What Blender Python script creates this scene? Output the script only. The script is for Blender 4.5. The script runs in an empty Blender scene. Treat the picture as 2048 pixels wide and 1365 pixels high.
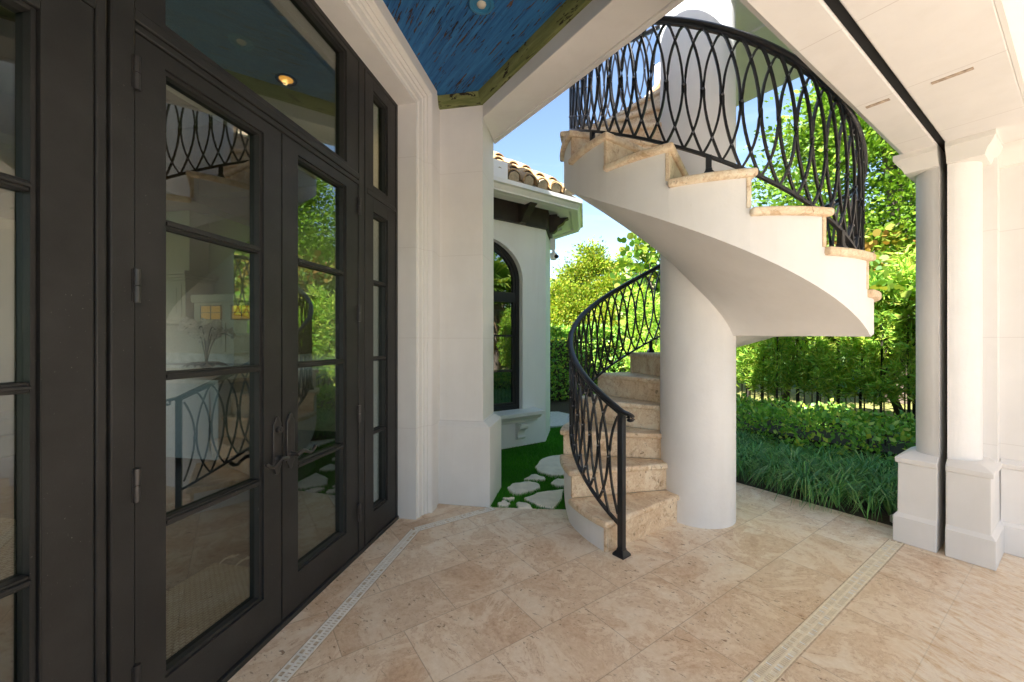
import bpy, bmesh, math, random
import numpy as np
from mathutils import Vector
R_ = math.radians
random.seed(7); rng = np.random.default_rng(11)
scene = bpy.context.scene
COL = scene.collection

# ------------------------------------------------------------------ camera, sky, sun, exposure
cam = bpy.data.cameras.new("camera"); camo = bpy.data.objects.new("camera", cam); COL.objects.link(camo)
camo.location = (0, 0, 1.3); camo.rotation_euler = (R_(90), 0, 0)
cam.sensor_width = 36; cam.lens = 803 / 2048 * 36; cam.clip_start = 0.05; cam.clip_end = 500
scene.camera = camo
SUN_AZ, SUN_EL = 222.0, 43.0
w = bpy.data.worlds.new("World"); scene.world = w; w.use_nodes = True
nt = w.node_tree; bg = nt.nodes["Background"]
sky = nt.nodes.new("ShaderNodeTexSky"); sky.sky_type = 'NISHITA'; sky.sun_disc = False
sky.sun_elevation = R_(SUN_EL); sky.sun_rotation = R_(SUN_AZ); sky.air_density = 1.0; sky.dust_density = 0.15; sky.ozone_density = 0.5
tc = nt.nodes.new("ShaderNodeTexCoord"); cm = nt.nodes.new("ShaderNodeMapping"); cm.inputs["Scale"].default_value = (1.2, 1.2, 5.0); cm.inputs["Location"].default_value = (0.35, 0.1, 0)
cn = nt.nodes.new("ShaderNodeTexNoise"); cn.inputs["Scale"].default_value = 2.2; cn.inputs["Detail"].default_value = 8; cn.inputs["Roughness"].default_value = 0.62; cn.inputs["Distortion"].default_value = 0.5
cr = nt.nodes.new("ShaderNodeValToRGB"); cr.color_ramp.elements[0].position = 0.55; cr.color_ramp.elements[1].position = 0.8; cr.color_ramp.elements[1].color = (0.2, 0.2, 0.2, 1)
cx = nt.nodes.new("ShaderNodeMix"); cx.data_type = 'RGBA'; cx.inputs[7].default_value = (5.5, 5.8, 6.2, 1)
nt.links.new(tc.outputs["Generated"], cm.inputs[0]); nt.links.new(cm.outputs[0], cn.inputs["Vector"]); nt.links.new(cn.outputs["Fac"], cr.inputs[0]); nt.links.new(cr.outputs[0], cx.inputs[0]); nt.links.new(sky.outputs[0], cx.inputs[6])
nt.links.new(cx.outputs[2], bg.inputs[0]); bg.inputs[1].default_value = 0.088
sl = bpy.data.lights.new("sun", 'SUN'); slo = bpy.data.objects.new("sun", sl); COL.objects.link(slo)
sl.energy = 5.0; sl.angle = R_(0.5); sl.color = (1.0, 0.98, 0.955)
S = Vector((math.sin(R_(SUN_AZ)) * math.cos(R_(SUN_EL)), math.cos(R_(SUN_AZ)) * math.cos(R_(SUN_EL)), math.sin(R_(SUN_EL))))
slo.rotation_euler = S.to_track_quat('Z', 'Y').to_euler(); slo.location = S * 40
vs = scene.view_settings; vs.view_transform = 'Standard'; vs.look = 'None'; vs.gamma = 1; vs.use_curve_mapping = False
vs.exposure = 2.0
scene.render.engine = 'CYCLES'
cy = scene.cycles
cy.max_bounces = 12; cy.diffuse_bounces = 6; cy.glossy_bounces = 5; cy.transparent_max_bounces = 24; cy.transmission_bounces = 6
cy.caustics_reflective = False; cy.caustics_refractive = False; cy.use_denoising = True; cy.sample_clamp_indirect = 6

# ------------------------------------------------------------------ frames
BX = (math.sin(R_(55.4)), math.cos(R_(55.4))); CX = (-math.sin(R_(34.6)), math.cos(R_(34.6)))
AX = (math.sin(R_(10.4)), math.cos(R_(10.4))); NX = (math.cos(R_(10.4)), -math.sin(R_(10.4)))
def bc(b, c, z): return (b * BX[0] + c * CX[0], b * BX[1] + c * CX[1], z)
def sn(s, n, z): return (s * AX[0] + n * NX[0], s * AX[1] + n * NX[1], z)
def wd(x, y, z): return (x, y, z)

# ------------------------------------------------------------------ materials
def newmat(name):
    m = bpy.data.materials.new(name); m.use_nodes = True
    return m, m.node_tree, m.node_tree.nodes["Principled BSDF"]
def N(t, typ, **kw):
    n = t.nodes.new(typ)
    for k, v in kw.items(): setattr(n, k, v)
    return n
def ramp(t, fac, stops):
    r = N(t, "ShaderNodeValToRGB"); e = r.color_ramp.elements
    while len(e) < len(stops): e.new(0.5)
    for el, (p, c) in zip(e, stops):
        el.position = p; el.color = (*c, 1) if len(c) == 3 else c
    t.links.new(fac, r.inputs[0]); return r.outputs[0]
def pos(t, scale=(1, 1, 1), rotz=0.0):
    g = N(t, "ShaderNodeNewGeometry"); mp = N(t, "ShaderNodeMapping")
    mp.vector_type = 'POINT'; mp.inputs["Scale"].default_value = (1, 1, 1); mp.inputs["Rotation"].default_value = (0, 0, rotz)
    t.links.new(g.outputs["Position"], mp.inputs[0])
    m2 = N(t, "ShaderNodeMapping"); m2.inputs["Scale"].default_value = scale
    t.links.new(mp.outputs[0], m2.inputs[0]); return m2.outputs[0]
def noise(t, vec, scale, detail=4, rough=0.55, dist=0.0):
    n = N(t, "ShaderNodeTexNoise"); n.inputs["Scale"].default_value = scale; n.inputs["Detail"].default_value = detail
    n.inputs["Roughness"].default_value = rough; n.inputs["Distortion"].default_value = dist
    if vec is not None: t.links.new(vec, n.inputs["Vector"])
    return n.outputs["Fac"]
def mix(t, fac, a, b, mode='MIX'):
    m = N(t, "ShaderNodeMix", data_type='RGBA', blend_type=mode)
    for i, v in ((0, fac), (6, a), (7, b)):
        if isinstance(v, (int, float)): m.inputs[i].default_value = v
        elif isinstance(v, tuple): m.inputs[i].default_value = (*v, 1)
        else: t.links.new(v, m.inputs[i])
    return m.outputs[2]
def math_(t, op, a, b=0.0):
    m = N(t, "ShaderNodeMath", operation=op)
    for i, v in enumerate((a, b)):
        if isinstance(v, (int, float)): m.inputs[i].default_value = v
        else: t.links.new(v, m.inputs[i])
    return m.outputs[0]
def bump(t, p, h, strength, dist=0.01):
    b = N(t, "ShaderNodeBump"); b.inputs["Strength"].default_value = strength; b.inputs["Distance"].default_value = dist
    t.links.new(h, b.inputs["Height"]); t.links.new(b.outputs[0], p.inputs["Normal"])
def simple(name, col, rough=0.5, metal=0.0, var=0.12, vs_=6.0, bmp=0.0, bs=60.0, spec=0.5):
    m, t, p = newmat(name)
    v = pos(t); n = noise(t, v, vs_, 5, 0.6)
    c = ramp(t, n, [(0.3, tuple(x * (1 - var) for x in col)), (0.7, tuple(min(1, x * (1 + var)) for x in col))])
    t.links.new(c, p.inputs["Base Color"]); p.inputs["Roughness"].default_value = rough; p.inputs["Metallic"].default_value = metal
    p.inputs["Specular IOR Level"].default_value = spec
    if bmp: bump(t, p, noise(t, v, bs, 4, 0.6), bmp, 0.004)
    return m
def stone_joint(name, col, period, offset, axis='z'):
    m, t, p = newmat(name); v = pos(t, rotz=R_(-34.6))
    c = ramp(t, noise(t, v, 3.0, 5, 0.6), [(0.25, tuple(x * 0.94 for x in col)), (0.75, tuple(min(1, x * 1.03) for x in col))])
    sx = N(t, "ShaderNodeSeparateXYZ"); t.links.new(v, sx.inputs[0])
    zz = sx.outputs[{'x': 0, 'y': 1, 'z': 2}[axis]]
    f = math_(t, 'FRACT', math_(t, 'DIVIDE', math_(t, 'SUBTRACT', zz, offset), period))
    l = math_(t, 'LESS_THAN', f, 0.005 / period)
    c = mix(t, math_(t, 'MULTIPLY', l, 0.4 if axis == 'x' else 0.2), c, (0.42, 0.36, 0.33))
    t.links.new(c, p.inputs["Base Color"]); p.inputs["Roughness"].default_value = 0.75; p.inputs["Specular IOR Level"].default_value = 0.2
    bump(t, p, noise(t, v, 90, 5, 0.65), 0.12, 0.003); return m
M = {}
WHITE = (0.80, 0.78, 0.765)
M['stucco'] = simple('painted_stucco', (0.80, 0.785, 0.775), 0.85, var=0.05, vs_=1.7, bmp=0.5, bs=22, spec=0.2)
M['cast'] = stone_joint('cast_stone', WHITE, 0.66, 0.0, 'z')
M['soffit'] = stone_joint('beam_stone', WHITE, 0.7, 0.52, 'x')
M['white'] = simple('white_trim_paint', (0.80, 0.78, 0.755), 0.6, var=0.02, vs_=3, bmp=0.05, spec=0.3)
M['wingwall'] = simple('wing_stucco', (0.87, 0.86, 0.85), 0.9, var=0.03, vs_=2, bmp=0.25, bs=60, spec=0.15)
M['bronze'] = simple('dark_bronze_paint', (0.0285, 0.0275, 0.0275), 0.48, var=0.22, vs_=5, bmp=0.15, bs=220, spec=0.28)
def speckle(m, scale, lo, hi, amt, col):
    t = m.node_tree; p = t.nodes["Principled BSDF"]; l = p.inputs["Base Color"].links[0]; src = l.from_socket
    f = math_(t, 'MULTIPLY', math_(t, 'MULTIPLY', ramp(t, noise(t, pos(t), scale, 2, 0.5), [(lo, (0, 0, 0)), (hi, (1, 1, 1))]), amt), ramp(t, noise(t, pos(t), 4.0, 3, 0.6), [(0.45, (0, 0, 0)), (0.62, (1, 1, 1))]))
    t.links.new(mix(t, f, src, col), p.inputs["Base Color"])
speckle(M['bronze'], 150, 0.72, 0.76, 0.25, (0.45, 0.43, 0.40))
def streaks(m, amt, col):
    """faint run-off stains and patchy repainting of the masonry"""
    t = m.node_tree; p = t.nodes["Principled BSDF"]; src = p.inputs["Base Color"].links[0].from_socket
    f = math_(t, 'MULTIPLY', ramp(t, noise(t, pos(t, scale=(7, 7, 0.7)), 1.0, 6, 0.65, 0.4), [(0.5, (0, 0, 0)), (0.75, (1, 1, 1))]), amt)
    g2 = math_(t, 'MULTIPLY', ramp(t, noise(t, pos(t), 55, 3, 0.6), [(0.70, (0, 0, 0)), (0.78, (1, 1, 1))]), amt * 0.8)
    c = mix(t, f, src, col); t.links.new(mix(t, g2, c, (0.45, 0.41, 0.36)), p.inputs["Base Color"])
M['iron'] = simple('black_iron_paint', (0.016, 0.016, 0.019), 0.33, var=0.2, vs_=14, bmp=0.1, bs=120)
M['gap'] = simple('black_gap', (0.006, 0.006, 0.006), 0.9, var=0.1)
M['brownwood'] = simple('brown_timber', (0.035, 0.025, 0.018), 0.6, var=0.25, vs_=9, bmp=0.2)
M['hw'] = simple('oiled_bronze', (0.06, 0.056, 0.056), 0.32, metal=0.5, var=0.2, vs_=20)
M['gutter'] = simple('cream_gutter', (0.84, 0.82, 0.78), 0.45, var=0.03, vs_=3)
M['rivet'] = simple('steel_rivet', (0.25, 0.25, 0.27), 0.3, metal=0.8, var=0.2, vs_=20)
M['plastic'] = simple('white_plastic', (0.75, 0.75, 0.76), 0.35, var=0.03)
for k_ in ('stucco', 'cast', 'wingwall', 'soffit'): streaks(M[k_], 0.16, (0.62, 0.57, 0.52))
M['trim_green'] = None

def travertine(name, tiles=True, tint=(1, 1, 1), s=1.0):
    m, t, p = newmat(name); v = pos(t, rotz=R_(-34.6))
    brw = None
    if tiles:
        b2 = N(t, "ShaderNodeTexBrick"); b2.offset = 0.5; b2.squash = 1; mp2 = N(t, "ShaderNodeMapping"); mp2.inputs["Location"].default_value = (-0.103, 0.282, 0)
        t.links.new(v, mp2.inputs[0]); t.links.new(mp2.outputs[0], b2.inputs["Vector"]); b2.inputs["Scale"].default_value = 1; b2.inputs["Brick Width"].default_value = 0.52; b2.inputs["Row Height"].default_value = 0.34; b2.inputs["Mortar Size"].default_value = 0.0
        b2.inputs["Color1"].default_value = (0, 0, 0, 1); b2.inputs["Color2"].default_value = (1, 1, 1, 1); brw = math_(t, 'MULTIPLY', b2.outputs["Color"], 7.0)
    def noise4(scale, detail, rough, dist):
        n = N(t, "ShaderNodeTexNoise"); n.noise_dimensions = '4D'; n.inputs["Scale"].default_value = scale; n.inputs["Detail"].default_value = detail; n.inputs["Roughness"].default_value = rough; n.inputs["Distortion"].default_value = dist
        t.links.new(v, n.inputs["Vector"])
        if brw is not None: t.links.new(brw, n.inputs["W"])
        return n.outputs["Fac"]
    big = noise4(2.0 * s, 5, 0.6, 0.8); swirl = noise4(2.7 * s, 10, 0.72, 1.5); fine = noise(t, v, 30 * s, 8, 0.8)
    base = ramp(t, swirl, [(0.32, (0.50, 0.37, 0.27)), (0.42, (0.63, 0.51, 0.40)), (0.50, (0.71, 0.62, 0.52)), (0.60, (0.78, 0.73, 0.66))])
    base = mix(t, ramp(t, big, [(0.38, (0, 0, 0)), (0.56, (0.9, 0.9, 0.9))]), base, ramp(t, swirl, [(0.35, (0.66, 0.56, 0.46)), (0.5, (0.76, 0.69, 0.60)), (0.65, (0.79, 0.75, 0.69))]))
    base = mix(t, math_(t, 'MULTIPLY', ramp(t, swirl, [(0.478, (0, 0, 0)), (0.492, (1, 1, 1)), (0.506, (0, 0, 0))]), 0.55), base, (0.46, 0.32, 0.22))
    base = mix(t, 0.6, base, ramp(t, fine, [(0.3, (0.25, 0.22, 0.2)), (0.7, (0.78, 0.75, 0.73))]), 'OVERLAY')
    zn = noise(t, v, 0.9 * s, 4, 0.6, 0.5)
    base = mix(t, ramp(t, zn, [(0.42, (0.75, 0.75, 0.75)), (0.62, (0, 0, 0))]), base, mix(t, 1.0, base, (0.95, 0.86, 0.775), 'MULTIPLY'))
    if not tiles: base = mix(t, math_(t, 'MULTIPLY', ramp(t, noise(t, v, 17, 5, 0.7, 0.8), [(0.56, (0, 0, 0)), (0.64, (1, 1, 1))]), 0.55), base, (0.40, 0.25, 0.13))
    # pits
    v2 = pos(t, scale=(26, 60, 30), rotz=R_(-34.6 + 70)); pit = noise(t, v2, 1.0, 3, 0.6, 0.6)
    v3 = pos(t, scale=(1.1, 1.1, 1.1)); zone = noise(t, v3, 1.3, 3, 0.5)
    pm = math_(t, 'MULTIPLY', ramp(t, pit, [(0.635, (0, 0, 0)), (0.665, (1, 1, 1))]), ramp(t, zone, [(0.40, (0, 0, 0)), (0.52, (1, 1, 1))]))
    base = mix(t, math_(t, 'MULTIPLY', pm, 0.75), base, (0.20, 0.11, 0.06))
    h = math_(t, 'SUBTRACT', math_(t, 'MULTIPLY', fine, 0.25), pm)
    if tiles:
        br = N(t, "ShaderNodeTexBrick"); br.offset = 0.5; br.squash = 1
        mp = N(t, "ShaderNodeMapping"); mp.inputs["Location"].default_value = (-0.103, 0.282, 0)
        t.links.new(v, mp.inputs[0]); t.links.new(mp.outputs[0], br.inputs["Vector"])
        br.inputs["Scale"].default_value = 1; br.inputs["Brick Width"].default_value = 0.52; br.inputs["Row Height"].default_value = 0.34
        br.inputs["Mortar Size"].default_value = 0.0022; br.inputs["Mortar Smooth"].default_value = 0.2; br.inputs["Bias"].default_value = 0
        br.inputs["Color1"].default_value = (0.97, 0.945, 0.92, 1); br.inputs["Color2"].default_value = (1.06, 1.06, 1.06, 1); br.inputs["Mortar"].default_value = (1, 1, 1, 1)
        base = mix(t, 1.0, base, br.outputs["Color"], 'MULTIPLY')
        base = mix(t, math_(t, 'MULTIPLY', br.outputs["Fac"], 0.55), base, (0.34, 0.24, 0.17))
        h = math_(t, 'SUBTRACT', h, br.outputs["Fac"])
        # honey streaks of the stone on the terrace side
        v4 = pos(t, scale=(20, 5.5, 5), rotz=R_(-34.6 + 22)); st = noise(t, v4, 1.5, 8, 0.78, 0.8)
        sx = N(t, "ShaderNodeSeparateXYZ"); t.links.new(v, sx.inputs[0])
        side = ramp(t, math_(t, 'ADD', sx.outputs[1], math_(t, 'MULTIPLY', big, 0.1)), [(0.46, (1, 1, 1)), (0.53, (0, 0, 0))])
        stc = ramp(t, st, [(0.38, (0.55, 0.37, 0.20)), (0.46, (0.69, 0.56, 0.42)), (0.53, (0.78, 0.72, 0.65))])
        base = mix(t, math_(t, 'MULTIPLY', side, 0.6), base, stc)
    base = mix(t, 1.0, base, tint, 'MULTIPLY')
    t.links.new(base, p.inputs["Base Color"])
    rr = ramp(t, fine, [(0.3, (0.42,) * 3), (0.7, (0.6,) * 3)]); t.links.new(rr, p.inputs["Roughness"])
    p.inputs["Specular IOR Level"].default_value = 0.35
    bump(t, p, h, 0.35, 0.004); return m
M['floor'] = travertine('travertine_paving', True, (1.06, 1.025, 0.965))
M['tread'] = travertine('coral_stone', False, (1.10, 1.04, 0.92), 1.9)
M['flag'] = simple('flagstone', (0.86, 0.78, 0.67), 0.85, var=0.13, vs_=9, bmp=0.6, bs=60)

def weathered(name, c1, c2, bare, rot):
    m, t, p = newmat(name)
    v = pos(t, scale=(60, 2.6, 6), rotz=rot); g1 = noise(t, v, 1, 6, 0.7, 0.2)
    c = ramp(t, g1, [(0.3, c1), (0.7, c2)])
    vb = pos(t, scale=(2.2, 1.2, 2)); zone = noise(t, vb, 1.6, 3, 0.55)
    v2 = pos(t, scale=(70, 6.0, 8), rotz=rot); fl = noise(t, v2, 1.1, 5, 0.62, 0.5)
    msk = ramp(t, math_(t, 'ADD', fl, math_(t, 'MULTIPLY', math_(t, 'SUBTRACT', zone, 0.5), 0.22)), [(0.585, (0, 0, 0)), (0.615, (1, 1, 1))])
    bc_ = ramp(t, fl, [(0.6, (0.02, 0.012, 0.012)), (0.68, bare), (0.75, (0.03, 0.02, 0.018))])
    c = mix(t, msk, c, bc_)
    t.links.new(c, p.inputs["Base Color"]); p.inputs["Roughness"].default_value = 0.7; p.inputs["Specular IOR Level"].default_value = 0.25
    bump(t, p, math_(t, 'SUBTRACT', math_(t, 'MULTIPLY', g1, 0.4), msk), 0.4, 0.006); return m
M['blue'] = weathered('weathered_blue_paint', (0.012, 0.075, 0.22), (0.045, 0.20, 0.46), (0.15, 0.08, 0.05), R_(-34.6))
M['green'] = weathered('weathered_green_paint', (0.11, 0.13, 0.04), (0.27, 0.29, 0.12), (0.05, 0.05, 0.015), R_(-34.6))
M['green2'] = weathered('weathered_green_board', (0.11, 0.13, 0.04), (0.27, 0.29, 0.12), (0.05, 0.05, 0.015), R_(100.4))

def glass(name, tint=(0.62, 0.66, 0.63), ior=2.3):
    m, t, p = newmat(name); t.nodes.remove(p)
    out = t.nodes["Material Output"]; mx = N(t, "ShaderNodeMixShader"); tr = N(t, "ShaderNodeBsdfTransparent"); gl = N(t, "ShaderNodeBsdfGlossy")
    tr.inputs[0].default_value = (*tint, 1); gl.inputs["Roughness"].default_value = 0.0; gl.inputs["Color"].default_value = (0.95, 0.97, 0.96, 1)
    fr = N(t, "ShaderNodeFresnel"); g = N(t, "ShaderNodeNewGeometry")
    k = math_(t, 'ADD', ior, math_(t, 'MULTIPLY', g.outputs["Backfacing"], 1 / ior - ior)); t.links.new(k, fr.inputs[0])
    t.links.new(fr.outputs[0], mx.inputs[0]); t.links.new(tr.outputs[0], mx.inputs[1]); t.links.new(gl.outputs[0], mx.inputs[2])
    t.links.new(mx.outputs[0], out.inputs[0]); return m
M['glass'] = glass('window_glass'); M['wglass'] = glass('wing_glass', (0.45, 0.5, 0.5), 2.8)

def leafmat(name, cols, trans=0.27, rough=0.45):
    m, t, p = newmat(name); g = N(t, "ShaderNodeNewGeometry"); out = t.nodes["Material Output"]
    c = ramp(t, g.outputs["Random Per Island"], [(i / (len(cols) - 1), c) for i, c in enumerate(cols)])
    big = noise(t, pos(t), 1.1, 3, 0.5); c = mix(t, 0.55, c, ramp(t, big, [(0.3, (0.28, 0.30, 0.28)), (0.7, (0.75, 0.72, 0.55))]), 'OVERLAY')
    t.links.new(c, p.inputs["Base Color"]); p.inputs["Roughness"].default_value = rough; p.inputs["Specular IOR Level"].default_value = 0.35
    tl = N(t, "ShaderNodeBsdfTranslucent"); t.links.new(mix(t, 1.0, c, (1.5, 1.45, 0.7), 'MULTIPLY'), tl.inputs[0])
    mx = N(t, "ShaderNodeMixShader"); mx.inputs[0].default_value = trans
    t.links.new(p.outputs[0], mx.inputs[1]); t.links.new(tl.outputs[0], mx.inputs[2]); t.links.new(mx.outputs[0], out.inputs[0]); return m
M['leaf_tree'] = leafmat('tree_leaf', [(0.0609, 0.1344, 0.0127), (0.1097, 0.2239, 0.0168), (0.1707, 0.3023, 0.0263), (0.2683, 0.3696, 0.0421)])
M['leaf_yel'] = leafmat('yellow_tree_leaf', [(0.0945, 0.18, 0.018), (0.2025, 0.315, 0.024), (0.3375, 0.405, 0.036), (0.405, 0.33, 0.06)])
M['leaf_grape'] = leafmat('sea_grape_leaf', [(0.06, 0.16, 0.025), (0.12, 0.25, 0.035), (0.24, 0.34, 0.06), (0.38, 0.36, 0.08)], 0.4)
M['leaf_orange'] = leafmat('rust_leaf', [(0.10, 0.20, 0.03), (0.20, 0.26, 0.04), (0.34, 0.26, 0.06), (0.32, 0.15, 0.05)], 0.4)
M['leaf_podo'] = leafmat('podocarpus_leaf', [(0.1446, 0.3071, 0.0545), (0.265, 0.5119, 0.0605), (0.4338, 0.6, 0.0907), (0.6, 0.6, 0.121)])
M['leaf_low'] = leafmat('low_hedge_leaf', [(0.098, 0.2502, 0.057), (0.1782, 0.3932, 0.0697), (0.3119, 0.572, 0.095), (0.5792, 0.6, 0.1109)], 0.25, 0.35)
M['leaf_lir'] = leafmat('strap_leaf', [(0.05, 0.17, 0.06), (0.085, 0.26, 0.08), (0.13, 0.34, 0.10), (0.20, 0.42, 0.13), (0.36, 0.46, 0.20)], 0.2, 0.3)
M['leaf_grass'] = leafmat('turf_blade', [(0.0342, 0.189, 0.0117), (0.0513, 0.27, 0.0156), (0.0855, 0.351, 0.0234)], 0.2, 0.6)
M['leaf_palm'] = leafmat('palm_leaf', [(0.078, 0.169, 0.026), (0.156, 0.26, 0.039), (0.325, 0.364, 0.065)], 0.3)
M['leaf_dead'] = leafmat('dead_frond', [(0.20, 0.13, 0.08), (0.32, 0.22, 0.14), (0.26, 0.15, 0.08)], 0.2)
M['leaf_far'] = leafmat('far_leaf', [(0.0455, 0.0975, 0.0182), (0.091, 0.169, 0.026), (0.169, 0.234, 0.039)], 0.3)
M['bark'] = simple('bark', (0.16, 0.12, 0.09), 0.9, var=0.35, vs_=18, bmp=0.8, bs=40)
M['stem'] = simple('dark_stem', (0.045, 0.034, 0.024), 0.9, var=0.3, vs_=20, bmp=0.5)
M['soil'] = simple('mulch', (0.06, 0.04, 0.028), 0.95, var=0.4, vs_=30, bmp=0.8, bs=80)
M['lawn'] = simple('lawn_ground', (0.035, 0.12, 0.012), 0.95, var=0.3, vs_=30, bmp=0.6)
M['gravelpath'] = simple('pale_path', (0.62, 0.58, 0.54), 0.9, var=0.15, vs_=20, bmp=0.4)
M['deck'] = simple('bounce_deck_stone', (0.44, 0.42, 0.39), 0.7, var=0.08, vs_=3, bmp=0.2)

# ------------------------------------------------------------------ mesh helpers
ORG = {}
class MB:
    def __init__(s): s.v = []; s.f = []; s.mi = []; s.cur = 0
    def add(s, vs, fs):
        k = len(s.v); s.v += [tuple(p) for p in vs]; s.f += [tuple(i + k for i in f) for f in fs]; s.mi += [s.cur] * len(fs)
    def box(s, fr, x0, x1, y0, y1, z0, z1):
        P = [fr(x, y, z) for z in (z0, z1) for x, y in ((x0, y0), (x1, y0), (x1, y1), (x0, y1))]
        s.add(P, [(3, 2, 1, 0), (4, 5, 6, 7), (0, 1, 5, 4), (1, 2, 6, 5), (2, 3, 7, 6), (3, 0, 4, 7)])
    def prism(s, pts, z0, z1, fr=wd):
        n = len(pts); P = [fr(x, y, z0) for x, y in pts] + [fr(x, y, z1) for x, y in pts]
        s.add(P, [tuple(range(n))[::-1], tuple(range(n, 2 * n))] + [(i, (i + 1) % n, n + (i + 1) % n, n + i) for i in range(n)])
    def vprism(s, fr, pts, n0, n1):
        """polygon in (x, z) extruded along frame's second axis"""
        n = len(pts); P = [fr(x, n0, z) for x, z in pts] + [fr(x, n1, z) for x, z in pts]
        s.add(P, [tuple(range(n)), tuple(range(n, 2 * n))[::-1]] + [(i, n + i, n + (i + 1) % n, (i + 1) % n) for i in range(n)])
    def loft(s, rings, closed=True, caps=True):
        n = len(rings[0]); k = []
        vs = [p for r in rings for p in r]; fs = []
        for i in range(len(rings) - 1):
            for j in range(n if closed else n - 1):
                a = i * n + j; b = i * n + (j + 1) % n; fs.append((a, b, b + n, a + n))
        if caps: fs += [tuple(range(n))[::-1], tuple(range((len(rings) - 1) * n, len(rings) * n))]
        s.add(vs, fs)
    def tube(s, pts, r, sides=6, w=None, twist=0.0, up=(0, 0, 1)):
        """r: radius (or half width), w: list of radii along the path"""
        pts = [Vector(p) for p in pts]; rings = []; upv = Vector(up)
        for i, p in enumerate(pts):
            d = (pts[min(i + 1, len(pts) - 1)] - pts[max(i - 1, 0)]).normalized()
            a = d.cross(upv)
            if a.length < 1e-3: a = d.cross(Vector((1, 0, 0)))
            a.normalize(); b = a.cross(d).normalized(); rr = w[i] if w else r
            rx, ry = rr if isinstance(rr, tuple) else (rr, rr)
            rings.append([p + a * (rx * math.cos(2 * math.pi * k / sides + twist)) + b * (ry * math.sin(2 * math.pi * k / sides + twist)) for k in range(sides)])
        s.loft(rings)
    def lathe(s, prof, c, n=24, fr=None, a0=0, a1=360):
        full = abs(a1 - a0) >= 360; m = n if full else n + 1
        rings = [[(c[0] + r * math.cos(R_(a0 + (a1 - a0) * k / n)), c[1] + r * math.sin(R_(a0 + (a1 - a0) * k / n)), c[2] + z) for k in range(m)] for r, z in prof]
        s.loft(rings, closed=full, caps=full)
    def build(s, name, mats, parent=None, smooth=None, bevel=None, recalc=True, org=None, merge=True):
        o0 = Vector(org) if org is not None else (ORG[parent.name] if parent is not None else Vector((0, 0, 0)))
        me = bpy.data.meshes.new(name); me.from_pydata([tuple(Vector(p) - o0) for p in s.v], [], s.f)
        mats = mats if isinstance(mats, (list, tuple)) else [mats]
        for m in mats: me.materials.append(m)
        if len(mats) > 1: me.polygons.foreach_set("material_index", s.mi)
        if recalc or merge:
            bm = bmesh.new(); bm.from_mesh(me)
            if merge: bmesh.ops.remove_doubles(bm, verts=bm.verts, dist=1e-5)
            if recalc: bmesh.ops.recalc_face_normals(bm, faces=bm.faces)
            bm.to_mesh(me); bm.free()
        if smooth is not None:
            me.shade_smooth(); me.set_sharp_from_angle(angle=R_(smooth))
        o = bpy.data.objects.new(name, me); COL.objects.link(o)
        if parent is not None: o.parent = parent
        else: o.location = o0
        ORG[o.name] = o0
        if bevel:
            b = o.modifiers.new("bevel", 'BEVEL'); b.width = bevel[0]; b.segments = bevel[1]; b.limit_method = 'ANGLE'; b.angle_limit = R_(40)
            me.shade_smooth(); me.set_sharp_from_angle(angle=R_(bevel[2] if len(bevel) > 2 else 35))
        return o
def tag(o, label, cat, group=None, kind=None):
    o['label'] = label; o['category'] = cat
    if group: o['group'] = group
    if kind: o['kind'] = kind
    return o
def thing(name, label, cat, loc=(0, 0, 0), group=None):
    o = bpy.data.objects.new(name, None); COL.objects.link(o); o.location = loc; o.empty_display_size = 0.2
    ORG[o.name] = Vector(loc); return tag(o, label, cat, group)
def struct(o): o['kind'] = 'structure'; return o
def copy_tree(o, parent=None):
    c = o.copy(); COL.objects.link(c); c.parent = parent
    for ch in o.children: copy_tree(ch, c)
    return c
def npmesh(name, V, nper, mat, parent=None, org=(0, 0, 0), smooth=False):
    """V (k*nper,3) array; every nper vertices make one separate face"""
    V = np.asarray(V, dtype=np.float32).reshape(-1, 3) - np.asarray(org, dtype=np.float32)
    nf = len(V) // nper; me = bpy.data.meshes.new(name)
    me.vertices.add(len(V)); me.vertices.foreach_set("co", V.ravel())
    me.loops.add(len(V)); me.loops.foreach_set("vertex_index", np.arange(len(V), dtype=np.int32))
    me.polygons.add(nf); me.polygons.foreach_set("loop_start", np.arange(0, len(V), nper, dtype=np.int32))
    me.update(calc_edges=True); me.materials.append(mat)
    o = bpy.data.objects.new(name, me); COL.objects.link(o)
    if parent is not None: o.parent = parent
    else: o.location = org
    ORG[o.name] = Vector(org); return o

# ================================================================== GROUND
g = MB(); g.prism([(-60, -60), (90, -60), (90, 90), (-60, 90)], -0.6, -0.02); ground = struct(g.build('ground', M['lawn']))
CX0, CY0 = 1.396, 3.034
pat = [sn(3.05, -1.6, 0)[:2], sn(3.06, -0.70, 0)[:2], (-0.02, 3.13), (0.2, 3.11), (0.42, 3.10), (0.75, 3.2), (1.2, 3.9), bc(3.8, 3.2, 0)[:2], bc(3.8, 0.6, 0)[:2], bc(4.2, 0.6, 0)[:2], bc(4.2, -6, 0)[:2], bc(-6, -6, 0)[:2], sn(-4.5, -1.6, 0)[:2]]
g = MB(); g.prism(pat, -0.25, 0.0); patio = struct(g.build('patio', M['floor']))
g = MB(); g.prism([bc(-14, -22, 0)[:2], bc(10, -22, 0)[:2], bc(10, -6.01, 0)[:2], bc(-14, -6.01, 0)[:2]], -0.25, 0.0); struct(g.build('bounce_deck', M['deck']))  # unseen sunlit slab, added behind the camera to bounce light onto the ceilings
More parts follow.
